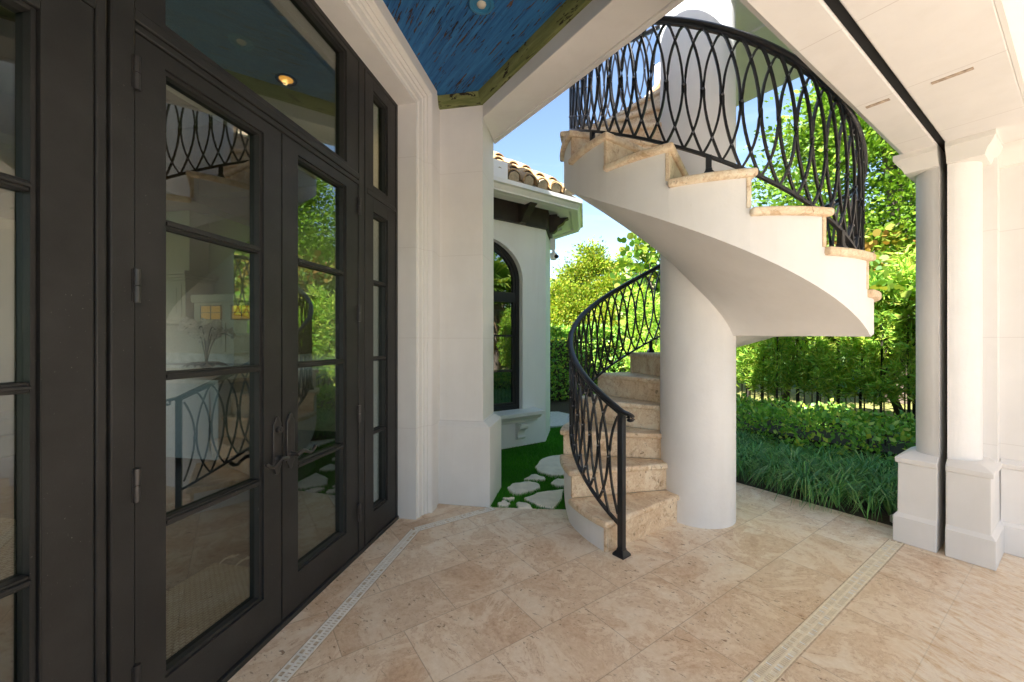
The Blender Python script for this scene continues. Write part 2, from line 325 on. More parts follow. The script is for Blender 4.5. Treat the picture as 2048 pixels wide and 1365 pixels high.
g = MB(); g.prism([bc(4.21, -6, 0)[:2], bc(8.4, -6, 0)[:2], bc(8.4, 7.5, 0)[:2], bc(3.6, 7.5, 0)[:2], bc(3.6, 5.9, 0)[:2], bc(4.6, 5.3, 0)[:2], bc(4.3, 3.3, 0)[:2], bc(3.81, 3.2, 0)[:2], bc(3.81, 0.61, 0)[:2], bc(4.21, 0.61, 0)[:2]], -0.2, -0.008); struct(g.build('planting_bed', M['soil']))
g = MB(); g.prism([bc(3.8, 4.75, 0)[:2], bc(4.9, 4.4, 0)[:2], bc(4.9, 5.6, 0)[:2], bc(3.8, 6.2, 0)[:2]], -0.2, 0.002); struct(g.build('path', M['gravelpath']))

# drains
def drain(name, pts, width, label, slot, dirt, fr):
    t = thing(name, label, 'drain', fr(*pts[0], 0))
    fm = MB(); sm = MB()
    for (a, b) in zip(pts[:-1], pts[1:]):
        A = Vector(fr(*a, 0)); B = Vector(fr(*b, 0)); d = (B - A).normalized(); L = (B - A).length; q = Vector((-d.y, d.x, 0))
        def F(x, y, z, A=A, d=d, q=q): p = A + d * x + q * y; return (p.x, p.y, z)
        h = width / 2
        for y0, y1 in ((-h, -h + 0.008), (-0.005, 0.005), (h - 0.008, h)): fm.box(F, 0, L, y0, y1, -0.02, 0.003)
        x = 0.0
        while x < L - 0.02:
            for y0, y1 in ((-h + 0.008, -0.005), (0.005, h - 0.008)):
                fm.cur = 0 if random.random() < dirt else 1
                fm.box(F, x, min(x + slot * 0.66, L), y0, y1, -0.02, 0.002)
                if random.random() < 0.10 + (0.5 if random.random() < 0.12 else 0): fm.cur = 1; fm.box(F, x + slot * 0.66, x + slot, y0, y1, -0.02, 0.0015)
                fm.cur = 0
            x += slot
        sm.box(F, 0, L, -h - 0.006, h + 0.006, -0.04, 0.0006)
    fm.build('grate', [M['grate'], M['grate2']], t); sm.build('channel', M['grout'], t)
    return t
M['grate'] = simple('white_grate', (0.82, 0.79, 0.73), 0.5, var=0.12, vs_=30); M['grate2'] = simple('stained_grate', (0.62, 0.52, 0.38), 0.6, var=0.2, vs_=30)
M['grate3'] = simple('beige_grate', (0.80, 0.70, 0.53), 0.6, var=0.12, vs_=30)
M['grout'] = simple('drain_channel', (0.50, 0.39, 0.28), 0.9, var=0.3, vs_=40)  # brown channel bed under the grate bars
drain('floor_drain', [(-3.0, -1.152), (2.60, -1.152), (3.045, -0.705)], 0.062, 'white slotted channel drain bending along the dark glass doors', 0.0165, 0.85, sn)
_g = M['grate'], M['grate2']; M['grate'], M['grate2'] = M['grate3'], _g[0]
drain('floor_drain', [(0.3, 0.727), (3.535, 0.727)], 0.068, 'straight beige channel drain with white flakes running to the split column', 0.012, 0.86, bc)

# ================================================================== HOUSE
house = thing('house', 'white cast stone house with covered terrace, blue porch ceiling and split column', 'house', sn(2.9, -1.5, 0))
# walls round the door opening
m = MB(); m.box(sn, 2.98, 3.1, -1.75, -1.157, 0, 3.6); m.box(sn, -4.5, 0.24, -1.75, -1.16, 0, 3.6); m.box(sn, 0.24, 2.98, -1.75, -1.162, 3.262, 3.6)
m.build('wall', M['cast'], house)
# casing swept round the opening
prof = [(0, -1.46), (0, -1.213), (0.03, -1.213), (0.034, -1.203), (0.075, -1.2), (0.082, -1.19), (0.10, -1.19), (0.106, -1.172), (0.120, -1.172), (0.126, -1.150), (0.134, -1.142), (0.235, -1.142), (0.235, -1.46)]
m = MB(); s0, s1, zt = 0.473, 2.745, 3.03
for (w0, n0), (w1, n1) in zip(prof[:-1], prof[1:]):
    path = lambda w_, n_: [sn(s0 - w_, n_, 0), sn(s0 - w_, n_, zt + w_), sn(s1 + w_, n_, zt + w_), sn(s1 + w_, n_, 0)]
    a, b = path(w0, n0), path(w1, n1)
    m.add(a + b, [(i, i + 1, i + 5, i + 4) for i in range(3)])
m.build('door_casing', M['cast'], house, smooth=20, recalc=False)
# pilaster with plinth
def rect(a0, a1, c0, c1, z, fr): return [fr(a0, c0, z), fr(a1, c0, z), fr(a1, c1, z), fr(a0, c1, z)]
m = MB()
m.loft([rect(3.045, 3.485, -1.7, -0.735, z, sn) for z in (0, 0.625)] + [rect(3.08, 3.46, -1.7, -0.80, z, sn) for z in (0.668, 3.6)])
m.build('pilaster', M['cast'], house, bevel=(0.004, 2))
# beams
m = MB(); m.prism([(1.61, 0.74), (1.89, 0.74), (1.89, 3.02), (1.61, 2.74)], 3.063, 3.9, bc)
m.prism([(1.865, 0.74), (1.905, 0.74), (1.905, 3.035), (1.865, 2.995)], 3.05, 3.10, bc)
m.build('beam', M['cast'], house, bevel=(0.005, 2))
m = MB()
for c0, c1 in ((0.2, 0.512), (0.547, 0.695)): m.box(bc, -1.0, 3.9, c0, c1, 2.50, 3.3)
m.prism([], 0, 0) if False else None
m.loft([[bc(b, 0.695, 2.50), bc(b, 0.725, 2.525), bc(b, 0.735, 2.58), bc(b, 0.735, 3.3), bc(b, 0.695, 3.3)] for b in (-1.0, 3.9)])
beam2 = m.build('beam', M['soffit'], house, bevel=(0.006, 2))
m = MB(); m.box(bc, -1.0, 3.9, 0.5125, 0.5465, 2.512, 3.29); m.build('screen_slot', M['gap'], house)
m = MB()
M['slotdirt'] = simple('raw_plaster', (0.45, 0.36, 0.28), 0.95, var=0.4, vs_=60, bmp=0.6)
for b, c0, c1 in ((2.67, 0.575, 0.665), (2.67, 0.30, 0.43)):
    m = MB(); m.box(bc, b - 0.012, b + 0.012, c0, c1, 2.497, 2.52); m.build('vent_slot', M['slotdirt'], house)
# porch ceiling and green trim
m = MB(); m.prism([sn(3.2, -1.3, 0)[:2], sn(3.2, -0.85, 0)[:2], bc(1.7, 2.76, 0)[:2], bc(1.7, 0.6, 0)[:2], bc(-0.6, 0.6, 0)[:2], sn(0.3, -1.3, 0)[:2]], 3.25, 3.32)
m.build('porch_ceiling', M['blue'], house)
m = MB()
m.loft([[sn(3.08, n, 3.165), sn(3.055, n, 3.168), sn(3.035, n, 3.215), sn(3.03, n, 3.25), sn(3.08, n, 3.25)] for n in (-1.16, -0.79)]); m.build('ceiling_trim', M['green2'], house)
m = MB()
m.loft([[bc(1.61, c, 3.165), bc(1.585, c, 3.168), bc(1.565, c, 3.215), bc(1.56, c, 3.25), bc(1.61, c, 3.25)] for c in (0.735, 2.76)]); m.build('ceiling_trim', M['green'], house)
# lanai ceiling with crown
m = MB(); m.prism([bc(3.9, 0.2, 0)[:2], bc(-1.0, 0.2, 0)[:2], sn(-2.2, -1.2, 0)[:2], bc(3.9, -3.0, 0)[:2]], 2.85, 2.95); m.build('terrace_ceiling', M['white'], house)
m = MB(); m.loft([[bc(b, 0.2, 2.50), bc(b, 0.185, 2.50), bc(b, 0.18, 2.56), bc(b, 0.16, 2.60), bc(b, 0.10, 2.74), bc(b, 0.08, 2.76), bc(b, 0.08, 2.85), bc(b, 0.2, 2.85)] for b in (-1, 3.9)]); m.build('crown_moulding', M['white'], house, smooth=30)
# right wall
m = MB(); m.box(bc, 3.93, 4.25, -2.4, 0.335, 0, 3.3); m.build('wall', M['cast'], house)
m = MB()
m.loft([[bc(3.88, c, 0), bc(3.88, c, 0.17), bc(3.905, c, 0.19), bc(3.905, c, 0.515), bc(3.895, c, 0.52), bc(3.89, c, 0.545), bc(3.93, c, 0.57), bc(3.93, c, 0)] for c in (-2.4, 0.33)]); m.build('plinth', M['cast'], house, bevel=(0.003, 2))
m = MB()
m.loft([[bc(3.93, c, 2.37), bc(3.90, c, 2.375), bc(3.885, c, 2.41), bc(3.86, c, 2.45), bc(3.85, c, 2.47), bc(3.85, c, 2.505), bc(3.93, c, 2.505)] for c in (-2.4, 0.36)]); m.build('crown_moulding', M['white'], house, smooth=30)
# split column: two halves either side of the screen slot
bq, cq = 3.75, 0.53
for half in (0, 1):
    def clampc(c): return max(c, 0.547) if half == 0 else min(c, 0.512)
    def sq(h, z, fb=None):
        hb = h if fb is None else fb
        P = [(bq - hb, cq - h), (bq + h, cq - h), (bq + h, cq + h), (bq - hb, cq + h)]
        return [bc(b, clampc(c), z) for b, c in P]
    ped = MB(); ped.loft([sq(0.217, 0), sq(0.217, 0.165), sq(0.198, 0.19), sq(0.196, 0.512), sq(0.207, 0.514), sq(0.210, 0.545), sq(0.158, 0.578)])
    sh = MB(); ring = lambda r, z: [bc(bq + r * math.cos(a), clampc(cq + r * math.sin(a)), z) for a in np.linspace(0, 2 * math.pi, 49)[:-1]]
    sh.loft([ring(0.145, 0.56), ring(0.145, 2.42)])
    cap = MB(); cap.loft([sq(0.165, 2.385), sq(0.17, 2.385), sq(0.182, 2.42), sq(0.205, 2.45), sq(0.212, 2.468), sq(0.216, 2.47), sq(0.216, 2.505)])
    o = ped.build('pedestal', M['cast'], house, bevel=(0.004, 2)); sh.build('column_shaft', M['stucco'], house, smooth=40); cap.build('capital', M['white'], house, smooth=25)
m = MB(); m.box(bc, bq + 0.06, bq + 0.2, 0.49, 0.56, 0, 2.5); m.build('screen_track', M['gap'], house)
m = MB(); m.box(bc, bq + 0.08, 3.95, 0.335, 0.46, 0.5, 2.42); m.build('pier', M['cast'], house)
# storey above and roof edges that shade the court
m = MB(); m.prism([sn(-2.2, -1.2, 0)[:2], bc(1.88, -3.0, 0)[:2], bc(1.88, 2.95, 0)[:2], sn(3.4, -1.2, 0)[:2]], 3.64, 4.35); m.prism([bc(1.885, -3.0, 0)[:2], bc(4.3, -3.0, 0)[:2], bc(4.3, 0.70, 0)[:2], bc(1.885, 0.70, 0)[:2]], 3.32, 4.35); m.prism([sn(-4.6, -1.21, 0)[:2], sn(4.0, -1.21, 0)[:2], sn(4.0, -10.2, 0)[:2], sn(-4.6, -10.2, 0)[:2]], 3.63, 4.34)
m.build('upper_storey', M['stucco'], house)

# interior of the house
m = MB(); m.prism([sn(-4.5, -1.47, 0)[:2], sn(6.5, -1.47, 0)[:2], sn(6.5, -10, 0)[:2], sn(-4.5, -10, 0)[:2]], -0.2, 0.004)
M['darkfloor'] = simple('dark_wood_floor', (0.035, 0.026, 0.02), 0.4, var=0.3, vs_=5); struct(m.build('interior_floor', M['darkfloor']))
M['intwall'] = simple('interior_wall', (0.66, 0.60, 0.50), 0.8, var=0.05)
m = MB(); m.box(sn, 5.75, 5.9, -10, -1.5, 0, 3.5); m.box(sn, 3.49, 5.75, -1.9, -1.76, 0, 3.5); m.box(sn, -4.6, -4.4, -3.5, -1.8, 0, 3.5)
for a, b in ((-4.4, -3.6), (-1.2, -0.9), (1.5, 1.8), (4.2, 5.75)): m.box(sn, a, b, -10.1, -10, 0, 3.5)
m.box(sn, -4.4, 5.75, -10.1, -10, 0, 0.15); m.box(sn, -4.4, 5.75, -10.1, -10, 3.0, 3.5)
m.build('interior_wall', M['intwall'], house)
M['intwood'] = simple('ceiling_wood', (0.20, 0.13, 0.08), 0.6, var=0.25, vs_=7, bmp=0.2)
m = MB(); m.prism([sn(-4.5, -1.76, 0)[:2], sn(6.0, -1.76, 0)[:2], sn(6.0, -10, 0)[:2], sn(-4.5, -10, 0)[:2]], 3.45, 3.5)
for s_ in (-1.2, 0.2, 1.6, 3.0, 4.4): m.box(sn, s_, s_ + 0.16, -10, -1.76, 3.2, 3.449)
m.box(sn, -4.4, 5.7, -5.2, -4.95, 3.1, 3.448); m.build('interior_ceiling', M['intwood'], house)
m = MB(); m.box(sn, 0.3, 4.4, -3.1, -1.765, 3.19, 3.199 + 0.2); m.build('dropped_ceiling', M['intwall'], house)

# ---------------- glazed entrance
ent = thing('glazed_entrance', 'dark bronze glazed double door with sidelights and transom in white casing', 'doors', sn(1.609, -1.36, 0))
m = MB()
def SB(m, s0, s1, z0, z1, n0=-1.44, n1=-1.354): m.box(sn, s0, s1, n0, n1, z0, z1)
for a, b in ((0.473, 0.50), (0.90, 0.925), (0.935, 0.999), (2.231, 2.29), (2.30, 2.325), (2.715, 2.745)): SB(m, a, b, 0, 3.03)
SB(m, 0.925, 0.935, 0, 3.03, -1.44, -1.366); SB(m, 2.29, 2.30, 0, 3.03, -1.44, -1.366)
SB(m, 0.999, 2.231, 2.252, 2.275); SB(m, 0.999, 2.231, 2.283, 2.318); SB(m, 0.999, 2.231, 2.27, 2.29, -1.44, -1.366); SB(m, 0.50, 2.715, 3.0, 3.03); SB(m, 0.50, 0.90, 2.235, 2.265); SB(m, 2.325, 2.715, 2.235, 2.265)
SB(m, 0.473, 2.745, -0.01, 0.022, -1.46, -1.345)
m.build('frame', M['bronze'], ent, bevel=(0.004, 2))
def leaf(m, s0, s1, z0, z1, gs0, gs1, gz0, gz1, mz=(), n1=-1.36):
    SB(m, s0, gs0, z0, z1, -1.42, n1); SB(m, gs1, s1, z0, z1, -1.42, n1); SB(m, gs0, gs1, z0, gz0, -1.42, n1); SB(m, gs0, gs1, gz1, z1, -1.42, n1)
    b = 0.012; k = n1 - 0.012
    SB(m, gs0, gs0 + b, gz0, gz1, -1.42, k); SB(m, gs1 - b, gs1, gz0, gz1, -1.42, k); SB(m, gs0 + b, gs1 - b, gz0, gz0 + b, -1.42, k); SB(m, gs0 + b, gs1 - b, gz1 - b, gz1, -1.42, k)
    for z in mz:
        SB(m, gs0 + b, gs1 - b, z - 0.014, z + 0.014, -1.42, k - 0.003); SB(m, gs0 + b, gs1 - b, z - 0.006, z + 0.006, -1.42, k + 0.006)
def pane(parent, gs0, gs1, gz0, gz1):
    q = MB(); SB(q, gs0 + 0.004, gs1 - 0.004, gz0 + 0.004, gz1 - 0.004, -1.400, -1.396); return q.build('pane', M['glass'], parent)
MZ = (0.697, 1.183, 1.69)
for k, (a, b, g0, g1) in enumerate(((1.003, 1.604, 1.093, 1.505), (1.612, 2.227, 1.712, 2.11))):
    m = MB(); leaf(m, a, b, 0.025, 2.247, g0, g1, 0.19, 2.195, MZ)
    d = m.build('door', M['bronze'], ent, bevel=(0.003, 2)); d['label'] = ('left leaf with a thumb latch lock above its lever', 'right leaf with a plain lever plate')[k]
    pane(d, g0, g1, 0.19, 2.195)
    hs = (1.0005, 2.2295)[k]
    for z in (0.26, 0.86, 1.47, 2.12):
        h = MB()
        for z0, z1 in ((z - 0.052, z - 0.002), (z, z + 0.05)): h.lathe([(0.0, z0), (0.0095, z0), (0.0095, z1), (0.0, z1)], sn(hs, -1.350, 0), 12)
        h.box(sn, hs - 0.012, hs + 0.012, -1.358, -1.3515, z - 0.05, z + 0.048); h.build('hinge', M['hw'], d, smooth=40)
    # plate with arched ends
    ps, pz = ((1.573, 0.835), (1.655, 0.835))[k]
    pl = []; hw_, hh = 0.024, 0.115
    for sg in (1, -1):
        for x, z in ((hw_, hh - 0.02), (hw_ - 0.005, hh - 0.012), (0.014, hh - 0.008), (0.010, hh + 0.010), (0.0, hh + 0.016), (-0.010, hh + 0.010), (-0.014, hh - 0.008), (-hw_ + 0.005, hh - 0.012), (-hw_, hh - 0.02)):
            pl.append((ps + x * sg, pz + z * sg))
    q = MB(); q.vprism(sn, pl, -1.3605, -1.351)
    if k == 0: q.tube([sn(ps, -1.352, 0.905), sn(ps, -1.335, 0.905)], 0.015, 14); q.tube([sn(ps, -1.336, 0.905), sn(ps, -1.329, 0.905)], 0.009, 12)
    q.build('lock_plate', M['hw'], d, bevel=(0.002, 2))
    q = MB(); z0 = 0.775; sg = (-1, 1)[k]; pv = ps
    q.tube([sn(pv, -1.353, z0), sn(pv, -1.345, z0), sn(pv, -1.31, z0)], 0.010, 10, w=[0.016, 0.011, 0.010])
    q.tube([sn(pv + sg * x, -1.308 + 0.003 * math.sin(x * 30), z0 + z) for x, z in ((-0.012, 0.0), (0.01, 0.008), (0.03, 0.010), (0.055, -0.002), (0.075, -0.012), (0.095, -0.006), (0.108, 0.006), (0.112, 0.014))], 0.008, 10, w=[0.009, 0.010, 0.009, 0.0075, 0.007, 0.008, 0.009, 0.006])
    q.build('handle', M['hw'], d, smooth=50)
for k, (a, b, g0, g1) in enumerate(((0.502, 0.898, 0.585, 0.785), (2.327, 2.713, 2.405, 2.60))):
    m = MB(); leaf(m, a, b, 0.025, 2.233, g0, g1, 0.19, 2.14, MZ, -1.358); leaf(m, a, b, 2.267, 2.998, g0, g1, 2.31, 2.93, (), -1.358)
    d = m.build('sidelight', M['bronze'], ent, bevel=(0.003, 2)); pane(d, g0, g1, 0.19, 2.14); pane(d, g0, g1, 2.31, 2.93)
m = MB(); leaf(m, 1.001, 2.229, 2.320, 2.999, 1.09, 2.11, 2.335, 2.975, (), -1.358); d = m.build('transom', M['bronze'], ent, bevel=(0.003, 2)); pane(d, 1.09, 2.11, 2.335, 2.975)

# ---------------- recessed lights
def downlight(c, zc, label, lit, mat):
    t = thing('recessed_light', label, 'ceiling light', (c[0], c[1], zc), 'recessed ceiling lights')
    q = MB(); q.lathe([(0.046, 0.06), (0.052, 0.0), (0.055, -0.006), (0.066, -0.008), (0.072, -0.004), (0.073, 0.0)], (c[0], c[1], zc), 32); q.build('ring', mat, t, smooth=50, recalc=False)
    q = MB(); q.lathe(([(0.0, -0.012), (0.022, -0.010), (0.03, 0.004), (0.03, 0.03), (0.0, 0.03)] if mat is M['bluering'] else [(0.0, -0.001), (0.046, -0.001), (0.046, 0.004), (0.0, 0.004)]), (c[0], c[1], zc), 20); q.build('bulb', lit, t, smooth=60)
    return t
M['bulb'] = simple('bulb_glass', (0.6, 0.57, 0.5), 0.3, var=0.02)
m_, t_, p_ = newmat('lit_bulb'); p_.inputs["Emission Color"].default_value = (1.0, 0.42, 0.06, 1); p_.inputs["Emission Strength"].default_value = 0.55; p_.inputs["Base Color"].default_value = (1, 0.6, 0.2, 1); M['litbulb'] = m_; M['brassring'] = simple('brass_ring', (0.30, 0.17, 0.06), 0.4, metal=0.5)
M['bluering'] = simple('blue_ring', (0.03, 0.19, 0.36), 0.5, var=0.1)
downlight((-0.176, 2.32), 3.245, 'blue painted recessed light with unlit bulb in the blue ceiling', M['bulb'], M['bluering'])
lamp_xy = sn(2.56, -2.13, 0)
downlight(lamp_xy, 3.19, 'glowing amber recessed light behind the transom glass', M['litbulb'], M['brassring'])
lp = bpy.data.lights.new('kitchen_downlight', 'SPOT'); lp.energy = 6; lp.color = (1, 0.6, 0.25); lp.spot_size = R_(165); lp.spot_blend = 0.6; lp.shadow_soft_size = 0.02
lpo = bpy.data.objects.new('kitchen_downlight', lp); COL.objects.link(lpo); lpo.location = (lamp_xy[0], lamp_xy[1], 3.172)

# ---------------- interior furnishings seen through the glass
M['cab'] = simple('cream_cabinet', (0.62, 0.56, 0.44), 0.5, var=0.04); M['marble'] = simple('marble', (0.62, 0.62, 0.62), 0.25, var=0.35, vs_=5)
M['isl'] = simple('pale_blue_panel', (0.42, 0.50, 0.56), 0.5, var=0.05); M['petal'] = simple('orchid_petal', (0.85, 0.80, 0.72), 0.6, var=0.06); M['oleaf'] = simple('orchid_leaf', (0.02, 0.045, 0.02), 0.4, var=0.2)
M['jute'] = None
def jute(name, c1, c2, sc):
    m, t, p = newmat(name); v = pos(t, rotz=R_(-79.6)); ck = N(t, "ShaderNodeTexBrick"); ck.inputs["Scale"].default_value = 1; ck.inputs["Brick Width"].default_value = sc; ck.inputs["Row Height"].default_value = sc * 0.6
    ck.inputs["Mortar Size"].default_value = sc * 0.09; ck.inputs["Color1"].default_value = (*c1, 1); ck.inputs["Color2"].default_value = (*[x * 1.1 for x in c1], 1); ck.inputs["Mortar"].default_value = (*c2, 1)
    t.links.new(v, ck.inputs["Vector"]); t.links.new(ck.outputs["Color"], p.inputs["Base Color"]); p.inputs["Roughness"].default_value = 0.95; bump(t, p, ck.outputs["Fac"], 0.5, 0.004); return m
M['jute'] = jute('woven_rug', (0.46, 0.40, 0.27), (0.16, 0.12, 0.07), 0.028); M['jute2'] = jute('woven_carpet', (0.50, 0.42, 0.30), (0.26, 0.2, 0.13), 0.05)
W = lambda x, y, z: (x, y, z)
t = thing('kitchen_hood', 'cream panelled range hood with stepped cornice behind the left door leaf', 'range hood', sn(5.5, -6.3, 1.45))
m = MB(); m.box(sn, 5.25, 5.74, -7.0, -6.15, 1.62, 2.25); m.build('body', M['cab'], t, bevel=(0.006, 2))
m = MB()
for i, (e, z0, z1) in enumerate(((0.03, 2.25, 2.29), (0.06, 2.292, 2.33), (0.1, 2.332, 2.39))): m.box(sn, 5.25 - e, 5.74, -7.0 - e, -6.15 + e, z0, z1)
m.build('cornice', M['cab'], t, bevel=(0.006, 2))
m = MB(); m.box(sn, 5.22, 5.74, -7.03, -6.12, 1.57, 1.618); m.build('lower_band', M['cab'], t, bevel=(0.006, 2))
m = MB(); m.box(sn, 5.4, 5.74, -6.9, -6.25, 2.392, 3.4); m.build('chimney', M['cab'], t, bevel=(0.006, 2))
m = MB(); m.box(sn, 5.24, 5.249, -6.95, -6.22, 1.67, 2.2); m.box(sn, 5.232, 5.239, -6.87, -6.30, 1.74, 2.13); m.build('panel', M['cab'], t, bevel=(0.003, 2))
t = thing('kitchen_cabinet', 'cream kitchen cabinets with two amber leaded glass panes at top', 'cabinet', sn(5.5, -5.4, 0))
m = MB(); m.box(sn, 5.3, 5.74, -6.05, -4.3, 1.1, 1.9); m.box(sn, 5.27, 5.74, -6.08, -4.27, 1.902, 2.02); m.box(sn, 5.2, 5.74, -9.5, -2.6, 0, 0.88); m.build('carcass', M['cab'], t, bevel=(0.006, 2))
m = MB(); m.box(sn, 5.16, 5.745, -9.5, -2.58, 0.882, 0.925); m.box(sn, 5.72, 5.746, -9.5, -2.6, 0.926, 1.098); m.build('countertop', M['marble'], t)
m_, t_, p_ = newmat('lit_amber_glass'); p_.inputs["Base Color"].default_value = (0.7, 0.36, 0.03, 1); p_.inputs["Emission Color"].default_value = (1.0, 0.5, 0.04, 1); p_.inputs["Emission Strength"].default_value = 0.08; M['amber'] = m_  # weak emission stands in for daylight showing through the amber panes
for k in range(3):
    n0 = -5.98 + k * 0.56
    m = MB(); m.box(sn, 5.285, 5.299, n0, n0 + 0.52, 1.13, 1.58); m.box(sn, 5.278, 5.284, n0 + 0.07, n0 + 0.45, 1.2, 1.51); d = m.build('door', M['cab'], t, bevel=(0.004, 2))
    q = MB(); q.box(sn, 5.285, 5.297, n0 + 0.08, n0 + 0.44, 1.64, 1.84); q.build('leaded_pane', M['amber'], t)
    q = MB()
    for x in (0.07, 0.255, 0.44): q.box(sn, 5.279, 5.286, n0 + x - 0.006, n0 + x + 0.006, 1.63, 1.85)
    for z in (1.63, 1.74, 1.85): q.box(sn, 5.278, 5.284, n0 + 0.06, n0 + 0.45, z - 0.005, z + 0.005)
    q.build('leading', M['hw'], t)
t = thing('kitchen_island', 'pale blue kitchen island with stone top behind the left door leaf', 'kitchen island', sn(3.9, -4.3, 0))
m = MB(); m.box(sn, 3.55, 4.4, -5.4, -3.75, 0.06, 0.86); m.box(sn, 3.535, 3.549, -5.3, -4.65, 0.15, 0.78); m.box(sn, 3.535, 3.549, -4.5, -3.85, 0.15, 0.78); m.build('base', M['isl'], t, bevel=(0.006, 2))
m = MB(); m.box(sn, 3.45, 4.5, -5.5, -3.65, 0.862, 0.905); m.build('countertop', M['marble'], t, bevel=(0.008, 3))
ox, oy, oz = sn(3.75, -4.12, 0.905)
t = thing('orchid', 'white orchid spray in copper bowl on the kitchen island', 'potted plant', (ox, oy, oz))
m = MB(); m.lathe([(0.0, 0.0), (0.10, 0.0), (0.16, 0.05), (0.17, 0.075), (0.15, 0.07), (0.0, 0.06)], (ox, oy, oz), 24); M['copper'] = simple('copper_bowl', (0.45, 0.22, 0.10), 0.3, metal=0.8, var=0.1); m.build('bowl', M['copper'], t, smooth=50)
m = MB(); fl = MB(); lf = MB()
for k in range(16):
    a = k * 2.399; rr = 0.13 + 0.06 * random.random(); P = [(ox + math.cos(a) * rr * q * 1.3, oy + math.sin(a) * rr * q * 1.3, oz + 0.07 + 0.09 * math.sin(q * 2.6)) for q in (0, 0.3, 0.6, 0.85, 1.0)]
    lf.tube(P, 0.02, 6, w=[(0.012, 0.004), (0.035, 0.005), (0.04, 0.005), (0.03, 0.004), (0.004, 0.002)])
for k in range(9):
    a = k * 0.698 + 0.2; L = 0.14 + 0.06 * random.random(); H = 0.42 + 0.1 * random.random()
    P = [(ox + math.cos(a) * L * q ** 1.6, oy + math.sin(a) * L * q ** 1.6, oz + 0.06 + H * math.sin(q * 1.75)) for q in np.linspace(0, 1.1, 9)]
    m.tube(P, 0.005, 5)
    for q in range(9):
        b = P[4 + q % 5]; c = Vector(b) + Vector((random.uniform(-.06, .06), random.uniform(-.06, .06), random.uniform(-.05, .06)))
        fr_a = random.random() * 6.28
        for j in range(5):
            aj = fr_a + j * 1.2566; d1 = Vector((math.cos(aj) * 0.7, 0.35 * math.sin(aj), math.sin(aj))).normalized() * 0.036
            sd = d1.cross(Vector((0.3, -1, 0.2))).normalized() * 0.02
            fl.add([c, c + d1 * 0.6 + sd + Vector((0, -0.006, 0)), c + d1, c + d1 * 0.6 - sd + Vector((0, -0.006, 0))], [(0, 1, 2, 3)])
m.build('stem', M['oleaf'], t); lf.build('leaves', M['oleaf'], t, smooth=60); fl.build('blossom', M['petal'], t, recalc=False, merge=False)
t = thing('woven_rug', 'small woven jute rug with tassels just inside the double doors', 'rug', sn(1.3, -1.8, 0.004))
m = MB(); m.box(sn, 0.7, 1.97, -2.11, -1.50, 0.004, 0.018); m.build('mat', M['jute'], t)
M['tassel'] = simple('cotton_tassel', (0.6, 0.55, 0.45), 0.9, var=0.1)
for k in range(6):
    n0 = -2.08 + k * 0.11; m = MB()
    for j in range(6): m.tube([sn(1.97, n0, 0.014), sn(2.0 + 0.02 * random.random(), n0 + random.uniform(-.01, .01), 0.022), sn(2.06 + 0.03 * random.random(), n0 + random.uniform(-.025, .025), 0.01)], 0.004, 4)
    m.build('tassel', M['tassel'], t)

t = thing('area_carpet', 'large beige woven carpet seen through the far left glass', 'carpet', sn(1.5, -4.2, 0.004))
m = MB(); m.box(sn, 0.2, 2.2, -5.4, -3.0, 0.004, 0.016); m.build('mat', M['jute2'], t)
t = thing('sofa', 'cream sofa seen through the far left glass', 'sofa', sn(3.2, -6.0, 0))
M['sofa'] = simple('cream_fabric', (0.58, 0.54, 0.46), 0.95, var=0.06, vs_=20, bmp=0.3)
m = MB(); m.box(sn, 2.2, 4.2, -6.6, -5.75, 0.12, 0.34); m.build('base', M['sofa'], t, bevel=(0.03, 3))
m = MB(); m.box(sn, 2.2, 4.2, -6.85, -6.55, 0.36, 0.82); m.build('backrest', M['sofa'], t, bevel=(0.06, 4))
for a in (2.35, 3.21):
    m = MB(); m.box(sn, a, a + 0.84, -6.54, -5.73, 0.345, 0.5); m.build('seat_cushion', M['sofa'], t, bevel=(0.04, 4))
for a in (2.05, 4.21):
    m = MB(); m.box(sn, a, a + 0.15, -6.7, -5.74, 0.1, 0.6); m.build('armrest', M['sofa'], t, bevel=(0.05, 4))

# ================================================================== SPIRAL STAIRCASE
st = thing('spiral_staircase', 'white stucco spiral staircase with coral stone treads round a plain column', 'staircase', (CX0, CY0, 0))
RISE, DU = 0.198, 22.5
def P_(u, r, z): a = R_(214.8 - u); return (CX0 + r * math.cos(a), CY0 + r * math.sin(a), z)
steps = [(DU * k, DU * (k + 1), RISE * (k + 1)) for k in range(7)] + [(157.5, 270.0, RISE * 8)] + [(270 + DU * k, 270 + DU * (k + 1), RISE * (9 + k)) for k in range(11)] + [(517.5, 640.0, RISE * 20)]
def nose(u):
    if u <= 157.5: return RISE + RISE * u / DU
    if u <= 247.5: return RISE * 8
    if u <= 517.5: return RISE * 8 + RISE * (u - 247.5) / DU
    return RISE * 20
def zo(u):
    if u >= 527: return 3.72
    if u >= 266: return min(3.72, 1.85 + 0.0088 * (u - 326))
    if u >= 188: return 1.338
    if u >= 165: return 1.338 - 0.0053 * (188 - u)
    return max(0.0, 1.216 - 0.0088 * (165 - u))
def zi(u):
    if u >= 266:
        if u <= 415: return 1.648 + 0.0051 * (u - 326.5)
        return min(zo(u), 2.1 + 0.013 * (u - 415))
    if u >= 188: return 1.335
    return max(0.0, zo(u) - 0.02)
m = MB(); m.lathe([(0.26, -0.05), (0.26, 5.4), (0.0, 5.4)], (CX0, CY0, 0), 64); m.build('column', M['stucco'], st, smooth=40)
m = MB(); RO, RI, TT = 0.995, 0.24, 0.042
